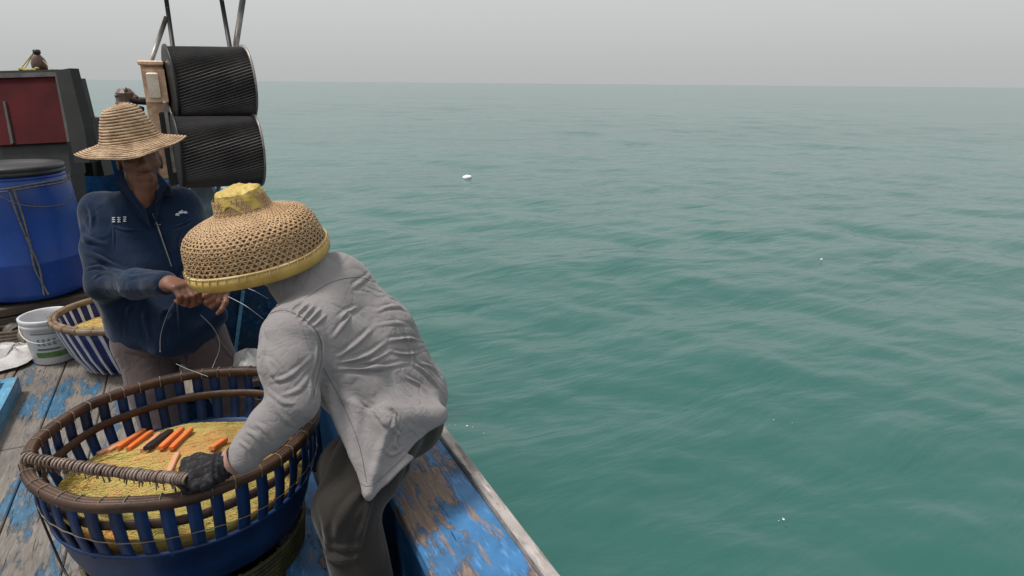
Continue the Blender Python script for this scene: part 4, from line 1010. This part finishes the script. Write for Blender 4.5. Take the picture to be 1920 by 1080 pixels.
bam = M('bamboo_strip', .5, .4); bam.color(bam.mix(bam.ramp(bam.noise(28, 5, .7), .3, .7), (.50, .325, .165, 1), (.33, .195, .092, 1))); bam.bump(bam.noise(150, 2), .3, .001)
MAT['bamboo'] = bam.m
STOP = hl[9] + .004
def strip(mb, path, w, off):
    vs = []; n = len(path)
    for i, (s_, a) in enumerate(path):
        p = hpt(s_, a, off[i]); q0 = hpt(*path[max(i - 1, 0)]); q1 = hpt(*path[min(i + 1, n - 1)]); d = q1 - q0; d /= np.linalg.norm(d) + 1e-9
        nn = hpt(s_, a, .01) - hpt(s_, a, 0); nn /= np.linalg.norm(nn); b = np.cross(d, nn)
        vs += [p - b * w / 2, p + nn * .0006, p + b * w / 2]
    fs = []
    for i in range(n - 1):
        for j in range(2): fs.append((i * 3 + j, i * 3 + 3 + j, i * 3 + 4 + j, i * 3 + 1 + j))
    mb.add(vs, fs)
mb = MB(); ND = 62
for sg in (1, -1):
    for k in range(ND):
        a = 2 * math.pi * k / ND; s_ = .0; path = []; off = []; i = 0
        while s_ < HL - .07:
            path.append((s_, a)); off.append(.0016 + .0010 * (1 if (i + (k if sg > 0 else k + 1)) % 2 else -1)); r = max(np.interp(s_, hl, hp[:, 0]), .05); s_ += .0062; a += sg * .0060 / r * (1.0 if r > .1 else .8); i += 1
        strip(mb, path, .0047, off)
mb.build('weave', bam.m, hat, False, HM)
mb = MB()
for k in range(21):
    s_ = .006 + k * .0118
    if s_ > HL - .075: break
    n = 150; strip(mb, [(s_ + .0006 * math.sin(5 * i / 7), 2 * math.pi * i / n) for i in range(n + 1)], .0036, [.0018 + .0008 * math.sin(i * math.pi / 2.4 * 1.0 + k) for i in range(n + 1)])
mb.build('ring_strip', bam.m, hat, False, HM)
# yellow bamboo brim hoops
ybm = simple('yellow_bamboo', (.52, .34, .085, 1), (.38, .22, .05, 1), sc=16, rough=.38, spec=.5, bs=.3)
wf = lambda r, z, t: (r + .004 * math.sin(2 * t + .4), z + .003 * math.sin(3 * t))
mb = MB(); mb.lathe([(.213, -.024), (.220, -.022), (.2235, -.002), (.220, .011), (.214, .012)], 96, fn=wf, close=True); mb.build('brim_hoop', ybm, hat, True, HM)
mb = MB(); mb.lathe([(.213, .012), (.220, .0105), (.221, .017), (.215, .0185)], 96, fn=wf, close=True); mb.build('brim_hoop', simple('pale_hoop', (.58, .45, .22, 1), (.42, .28, .1, 1), sc=16, rough=.4), hat, True, HM)
mb = MB()
for i in range(46):
    a = 2 * math.pi * i / 46 + random.uniform(-.03, .03); c, s_ = math.cos(a), math.sin(a); r0 = .0 + .004 * math.sin(2 * a + .4)
    mb = MB(); mb.tube([((.222 + r0) * c, (.222 + r0) * s_, .004), ((.2225 + r0) * math.cos(a + .02), (.2225 + r0) * math.sin(a + .02), .015), ((.213 + r0) * math.cos(a + .04), (.213 + r0) * math.sin(a + .04), .020)], .0016, 4)
    mb.build('brim_stitch', MAT['bamboo'], hat, True, HM)
# crumpled yellow cloth over the knob
mb = MB(); NA, NRr = 72, 22; vs = []
for i in range(NRr + 1):
    t = i / NRr
    for k in range(NA):
        a = 2 * math.pi * k / NA
        edge_ = .160 + .012 * math.sin(3 * a + .5) + .007 * math.sin(7 * a)          # ragged lower edge
        if t < .5: r = .066 * (t / .5); z = .2125 + .004 * math.sin(4 * a) * t - .010 * (t / .5) ** 4
        else:
            q = (t - .5) / .5; r = .066 + .012 * q; z = .2025 + (edge_ - .2025) * q
        cr = (mnoise.noise(Vector((math.cos(a) * r * 42, math.sin(a) * r * 42, z * 40))) + .5 * abs(mnoise.noise(Vector((math.cos(a) * r * 90, math.sin(a) * r * 90, z * 80)))))
        r2 = r + cr * .0045 * min(1, t * 2); z2 = z + cr * .006 * (1 if t < .55 else .2)
        vs.append((r2 * math.cos(a), r2 * math.sin(a), z2))
mb.add(vs, [(i * NA + k, i * NA + NA + k, i * NA + NA + (k + 1) % NA, i * NA + (k + 1) % NA) for i in range(NRr) for k in range(NA)])
mb.build('yellow_cloth', simple('yellow_wrap', (.50, .36, .085, 1), (.40, .28, .06, 1), sc=20, rough=.5, spec=.4), hat, False, HM)

# ---------------- the man in the blue jacket
b_root = thing('person', 'person in navy jacket and straw hat standing behind the big basket, holding fishing line', 'person', P(330, 820, zc=2.72))
b_root.location.z = HOLD_Z
sR, sL = P(188, 400, zc=2.62), P(338, 392, zc=2.66)
eR, wR = P(196, 532, zc=2.52), P(318, 532, zc=2.28)
eL, wL = P(392, 500, zc=2.60), P(398, 560, zc=2.34)
nk = P(262, 378, zc=2.60); hcB = P(262, 300, zc=2.56)
hR, hL = P(262, 640, zc=2.66), P(368, 622, zc=2.70)
S = SDF(np.min([sR, eR, wR, wL, hR, P(240, 660, zc=2.5)], 0) - .19, np.max([sL, eL, hL, nk], 0) + .2, .0055)
cb_, pb_ = mid(sR, sL), mid(hR, hL)
bk_dir = np.array([math.sin(.05), math.cos(.05), 0])
S.chain([sR + .02 * RT, mid(sR, hR, .5) + .01 * RT, hR], [.080, .115, .108], .06)
S.chain([sL - .02 * RT, mid(sL, hL, .5) - .01 * RT, hL], [.080, .110, .108], .06)
S.chain([cb_ - .02 * UP, mid(cb_, pb_), pb_], [.11, .125, .125], .06)
S.cone(sR + .012 * UP, nk - .02 * UP, .055, .060, .05); S.cone(sL + .012 * UP, nk - .02 * UP, .055, .060, .05)
S.chain([sR, mid(sR, eR) - .012 * RT, eR, mid(eR, wR, .5), mid(eR, wR, .93)], [.070, .066, .062, .052, .043], .03)
S.chain([sL, mid(sL, eL), eL, mid(eL, wL, .5), wL + .02 * UP], [.076, .068, .060, .052, .045], .035)
# hem: rises towards the photo's right
a, b = P(215, 650, zc=2.55), P(420, 598, zc=2.6); m_ = P(330, 648, zc=2.55)
S.tri(P(240, 600, zc=2.60), P(345, 560, zc=2.58), P(300, 650, zc=2.56), .045, .06)
S.tri(P(345, 560, zc=2.60), P(405, 590, zc=2.64), P(320, 645, zc=2.58), .045, .06)
nrm = -np.array([0, 0, 1.0]) + .22 * (-RT) ; S.cut(P(300, 655, zc=2.6), nrm, .012)
V, Q = S.mesh(); V = relax(V, Q, 1); V, Q = subdiv(V, Q); V = relax(V, Q, 2)
V = folds(V, Q, [([(142, 420), (160, 445), (200, 460)], .014, .009), ([(160, 470), (190, 485), (228, 500)], .012, .009), ([(164, 505), (190, 500), (225, 506)], .010, .010), ([(175, 520), (200, 510), (250, 520)], .010, .008), ([(160, 380), (172, 400), (170, 430)], .012, .006), ([(240, 520), (270, 515), (310, 520)], .010, .005),
    ([(285, 392), (300, 430), (322, 500)], .006, .006), ([(322, 500), (335, 560), (340, 640)], .007, .005), ([(212, 425), (235, 432), (268, 430)], .007, .006), ([(322, 425), (345, 418), (360, 410)], .007, .006), ([(212, 425), (214, 470)], .006, .004), ([(240, 560), (270, 590), (280, 640)], .016, .008), ([(360, 470), (345, 520), (352, 560)], .014, .008), ([(300, 550), (310, 590), (312, 640)], .016, -.008), ([(350, 430), (340, 460), (345, 480)], .012, .007), ([(225, 540), (240, 580), (235, 630)], .013, .007)])
V = V + vnormals(V, Q) * (wnoise(V, 5, np.diag([1, 1, .6]), 3) * .0035 + wnoise(V, 11, None, 6) * .0013)[:, None]
MAT['jacket'] = cloth('navy_jacket', (.0045, .017, .046, 1), (.003, .011, .031, 1))
jk = qmesh('jacket', V, Q, MAT['jacket'], b_root)
# trousers
S = SDF([-.62, 2.1, HOLD_Z - .02], [.55, 3.35, .75], .0065)
kR, kL = P(292, 780, zc=2.56), P(425, 755, zc=2.75); aR = np.array([-.20, 2.62, HOLD_Z + .1]); aL = np.array([.02, 2.78, HOLD_Z + .1])
kR = mid(hR, aR, .5) - .03 * bk_dir; kL = mid(hL, aL, .48) + .10 * RT
aL = aL + [.12, .05, 0]
hR2, hL2 = hR + .02 * RT + .0 * UP, hL
S.chain([hR2, mid(hR2, kR), kR, mid(kR, aR), aR], [.112, .098, .080, .078, .074], .02)
S.chain([hL2, mid(hL2, kL), kL, mid(kL, aL), aL], [.105, .092, .078, .076, .074], .02)
S.cone(hR, hL, .10, .10, .05); S.cut((0, 0, HOLD_Z + .05), (0, 0, -1))
V, Q = S.mesh(); V = relax(V, Q, 2)
V = folds(V, Q, [([(348, 630), (350, 660), (352, 690)], .010, -.012), ([(400, 620), (425, 655), (440, 672)], .010, .007), ([(240, 660), (290, 664), (340, 655)], .012, .006)])
V = V + vnormals(V, Q) * (wnoise(V, 5, np.diag([1, 1, .6]), 7) * .003)[:, None]
qmesh('trousers', V, Q, cloth('faded_mauve_trousers', (.10, .074, .074, 1), (.07, .052, .052, 1)), b_root)
# skin: one continuous body
lo = np.min([sR, eR, wR, wL, [-.3, 2.4, HOLD_Z]], 0) - .12; hi = np.max([sL, eL, hL, hcB + .1 * UP, wL + .1 * RT, aL], 0) + .12
S = SDF(lo, hi, .0042)
RB = frame(P(330, 420, zc=2.0) - hcB, UP * .9 - FW * .42 * 0 + np.array([0, 0, .2]) - FW * .25)
head(S, hcB, RB, .98)
S.cone(hcB - RB[:, 2] * .06 - RB[:, 1] * .02, nk - .03 * UP, .054, .060, .03); S.cone(nk - .02 * UP, cb_, .06, .075, .04)
S.ell(P(268, 366, zc=2.545), (.038, .028, .045), None, .03)
S.chain([cb_, mid(cb_, pb_), pb_], [.085, .09, .10], .05); S.cone(sR, sL, .05, .05, .04)
S.chain([sR, eR, wR], [.048, .042, .030], .02); S.chain([sL, eL, wL], [.048, .042, .030], .02)
S.chain([hR2, kR, aR], [.08, .055, .045], .03); S.chain([hL2, kL, aL], [.08, .055, .045], .03)
dR = P(372, 540, zc=2.20) - wR; R1 = frame(dR, UP * .85 - FW * .25)
hand(S, wR - dR / np.linalg.norm(dR) * .005, R1, 1.0, curl=(.75, .85, .95, 1.0), thumb=.8, side=-1)
wl2 = P(402, 524, zc=2.28); dL = P(428, 538, zc=2.20) - wl2; R2 = frame(dL, UP * .6 + RT * .5)
S.cone(wL, wl2, .03, .026, .02); hand(S, wl2, R2, .95, curl=(.55, .95, 1.05, 1.1), thumb=.7, side=-1)
V, Q = S.mesh(); V = relax(V, Q, 1)
qmesh('body', V, Q, MAT['skin_dark'], b_root)
shoe((aR[0], aR[1] - .03, HOLD_Z), -1.4, b_root, boot); shoe((aL[0], aL[1] - .03, HOLD_Z), -1.3, b_root, boot)
# surface finder: a point on the jacket seen at a photo pixel
JB = bvh(jk)
def onj(px, py, off=.002, T=None):
    d = Vector(P(px, py, zc=1) - CAM).normalized(); h = (T or JB).ray_cast(Vector(CAM), d)
    if h[0] is None: return P(px, py, zc=2.5)
    return np.array(h[0] - d * off)
# collar
mb = MB()
for pts in ([(226, 318), (214, 340), (250, 392), (282, 428), (272, 392), (240, 350)], [(294, 322), (318, 348), (324, 366), (306, 364), (290, 424), (292, 385), (300, 350)]):
    c = [onj(x_, y_, .012) for x_, y_ in pts]
    n0 = -FW * .006; m_ = len(c); mb.add([p + n0 for p in c] + [p - n0 for p in c], [tuple(range(m_)), tuple(range(2 * m_ - 1, m_ - 1, -1))] + [(i, m_ + i, m_ + (i + 1) % m_, (i + 1) % m_) for i in range(m_)])
mb.build('collar', MAT['jacket'], jk)
mb = MB(); mb.tube([onj(x_, y_, .003) for x_, y_ in bez([(286, 400, 0), (296, 425, 0), (310, 465, 0), (322, 500, 0)], 5) and [tuple(q[:2]) for q in bez([(286, 400, 0), (296, 425, 0), (310, 465, 0), (322, 500, 0)], 5)]], .0022, 5)
mb.tube([onj(291, 417, .006), onj(296, 422, .008), onj(301, 421, .006)], .002, 5)
mb.build('zip', simple('zip_metal', (.30, .28, .26, 1), (.12, .12, .12, 1), rough=.35, metal=.6, bs=0), jk)
# woven white characters and badge on the chest
mb = MB()
def stroke(x0, y0, x1, y1, w=.0016): mb.tube([onj(x0, y0, .003), onj(x1, y1, .003)], w, 4)
for i, (cx, cy) in enumerate(((213, 412), (223, 412), (234, 411))):
    stroke(cx - 3, cy - 4, cx + 3, cy - 4); stroke(cx - 3, cy, cx + 3, cy); stroke(cx - 3, cy + 4, cx + 3, cy + 4); stroke(cx + (i - 1) * 2, cy - 5, cx + (1 - i), cy + 5)
mb.build('name_print', simple('white_thread', (.55, .56, .58, 1), (.4, .4, .42, 1), rough=.8, bs=0), jk)
mb = MB()
stroke(330, 402, 350, 397, .0035); stroke(336, 398, 343, 395, .003); stroke(329, 403, 336, 404, .0025); stroke(345, 400, 352, 399, .002)
mb.build('chest_badge', simple('white_badge', (.6, .6, .62, 1), (.4, .4, .42, 1), rough=.8, bs=0), jk)
# straw hat, sewn from a spiral braid
hbB = P(249, 278, zc=2.52)
axis = UP * 1.0 - RT * .12 - FW * .44; axis /= np.linalg.norm(axis)
hx = RT - axis * (RT @ axis); hx /= np.linalg.norm(hx); hy = np.cross(axis, hx)
HM = np.eye(4); HM[:3, 0] = hx * .97; HM[:3, 1] = hy * .97; HM[:3, 2] = axis * 1.0; HM[:3, 3] = hbB
hat2 = bpy.data.objects.new('hat', None); COL.objects.link(hat2); hat2.location = tuple(hbB); hat2.parent = b_root; hat2.matrix_parent_inverse = parent_world(b_root).inverted()
hat2['label'] = 'wide brimmed straw hat sewn from spiral braid'
sp = [(.197, -.010), (.182, -.002), (.156, .010), (.13, .020), (.112, .030), (.104, .042), (.097, .06), (.088, .09), (.077, .12), (.066, .142), (.054, .154), (.036, .160), (.02, .162), (0.001, .163)]
sp = np.array(sp); sl_ = np.concatenate([[0], np.cumsum(np.linalg.norm(np.diff(sp, axis=0), axis=1))]); SLn = sl_[-1]
PITCH = .0118; NP = int(SLn / PITCH * 7); NA = 160; vs = []
for i in range(NP + 1):
    for k in range(NA):
        a = 2 * math.pi * k / NA; s_ = SLn * i / NP
        r = np.interp(s_, sl_, sp[:, 0]); z = np.interp(s_, sl_, sp[:, 1]); e = .006
        dr_ = np.interp(s_ + e, sl_, sp[:, 0]) - np.interp(s_ - e, sl_, sp[:, 0]); dz_ = np.interp(s_ + e, sl_, sp[:, 1]) - np.interp(s_ - e, sl_, sp[:, 1]); q = math.hypot(dr_, dz_) + 1e-9
        ph = (s_ / PITCH + a / (2 * math.pi)) % 1.0
        rid = abs(math.sin(math.pi * ph)) ** .5 * .0055 + .0009 * math.sin(a * 90 + (i // 7) * 2) * (r / .2)
        brim = max(0, (r - .10) / .1)
        r2 = r * (1 + .05 * brim * math.cos(2 * a)) + rid * dz_ / q + .004 * math.sin(3 * a + 1) * (1 - brim * .3)
        z2 = z - rid * dr_ / q + brim * (.010 * math.sin(2 * a + .6) + .004 * math.sin(3 * a + 2) + .002 * math.sin(7 * a) + .010)
        if s_ > SLn * .55: z2 += .006 * math.sin(a + .8) * (s_ / SLn - .55) / .45; r2 *= 1 - .05 * math.sin(a * 2 + 1) * (s_ / SLn - .55)
        vs.append((r2 * math.cos(a), r2 * math.sin(a), z2))
HV = np.array(vs).reshape(NP + 1, NA, 3); th = []                  # dark sewing thread in the braid grooves, its colour standing in for groove shade
nt = int(SLn / PITCH)
for w_ in range(nt):
    for k in range(NA):
        s_ = PITCH * (w_ + 1 - k / NA); fi = s_ / SLn * NP; i = min(int(fi), NP - 1); q = HV[i, k] * (1 - fi + i) + HV[min(i + 1, NP), k] * (fi - i)
        th.append(q + np.array([q[0], q[1], 0]) / (math.hypot(q[0], q[1]) + .01) * .0006 + [0, 0, .0012])
th_rev = th
mb = MB()
for w_ in range(nt): mb.tube(th[w_ * NA:(w_ + 1) * NA:2][:80], .0012, 4, cap=False)
thread = mb.build('groove_shade_stitching', simple('groove_shade_thread', (.085, .05, .03, 1), (.05, .03, .02, 1), rough=.9, bs=0), hat2, True, HM); thread['kind'] = 'stuff'
mb = MB(); mb.add(vs, [(i * NA + k, i * NA + (k + 1) % NA, i * NA + NA + (k + 1) % NA, i * NA + NA + k) for i in range(NP) for k in range(NA)])
st = M('straw', .75, .25); st.color(st.mix(st.ramp(st.noise(22, 6, .7, scale=(1, 1, 2.2)), .36, .64), (.56, .40, .26, 1), (.27, .165, .095, 1))); st.bump(st.noise(170, 3), .6, .0015)
so = mb.build('straw_braid', st.m, hat2, True, HM)
md = so.modifiers.new('thickness', 'SOLIDIFY'); md.thickness = .003; md.offset = -1
mb = MB(); mb.tube([(((.108) * math.cos(t)), (.108) * math.sin(t), .036 + .004 * math.sin(t * 2)) for t in np.linspace(0, 2 * math.pi, 60)[:-1]], .003, 5, closed=True); mb.build('hat_cord', simple('hat_cord', (.20, .12, .07, 1), (.12, .07, .04, 1), rough=.8), hat2, True, HM)

# fishing line between the two men's hands
MAT['line'] = simple('nylon_line', (.45, .46, .46, 1), (.3, .31, .32, 1), rough=.3, bs=0)
def fline(pts, r, lab, name='fishing_line'):
    mb = MB(); mb.tube(bez(pts, 8), r, 4); tag(mb.build(name, MAT['line'], None, True), lab, 'fishing line')
fline([P(428, 556, zc=2.18), P(460, 573, zc=2.05), P(494, 598, zc=1.90)], .0011, 'nylon line stretched from the left hand of the man in blue to the grey shirt')
fline([P(450, 535, zc=2.15), P(478, 546, zc=2.05), P(503, 560, zc=1.95)], .0010, 'short nylon line just below the yellow brim of the bamboo hat')
fline([P(345, 545, zc=2.22), P(318, 580, zc=2.3), P(302, 625, zc=2.35), P(300, 660, zc=2.36)], .0009, 'nylon line looping down from the right hand in front of the navy jacket')
fline([P(376, 590, zc=2.3), P(402, 618, zc=2.32), P(412, 650, zc=2.35), P(398, 690, zc=2.3)], .0009, 'nylon line falling past the trousers of the man in blue to the basket rim')
fline([P(330, 682, zc=2.36), P(352, 692, zc=2.3), P(390, 706, zc=2.2)], .0010, 'pale nylon line crossing the far rim of the large basket')
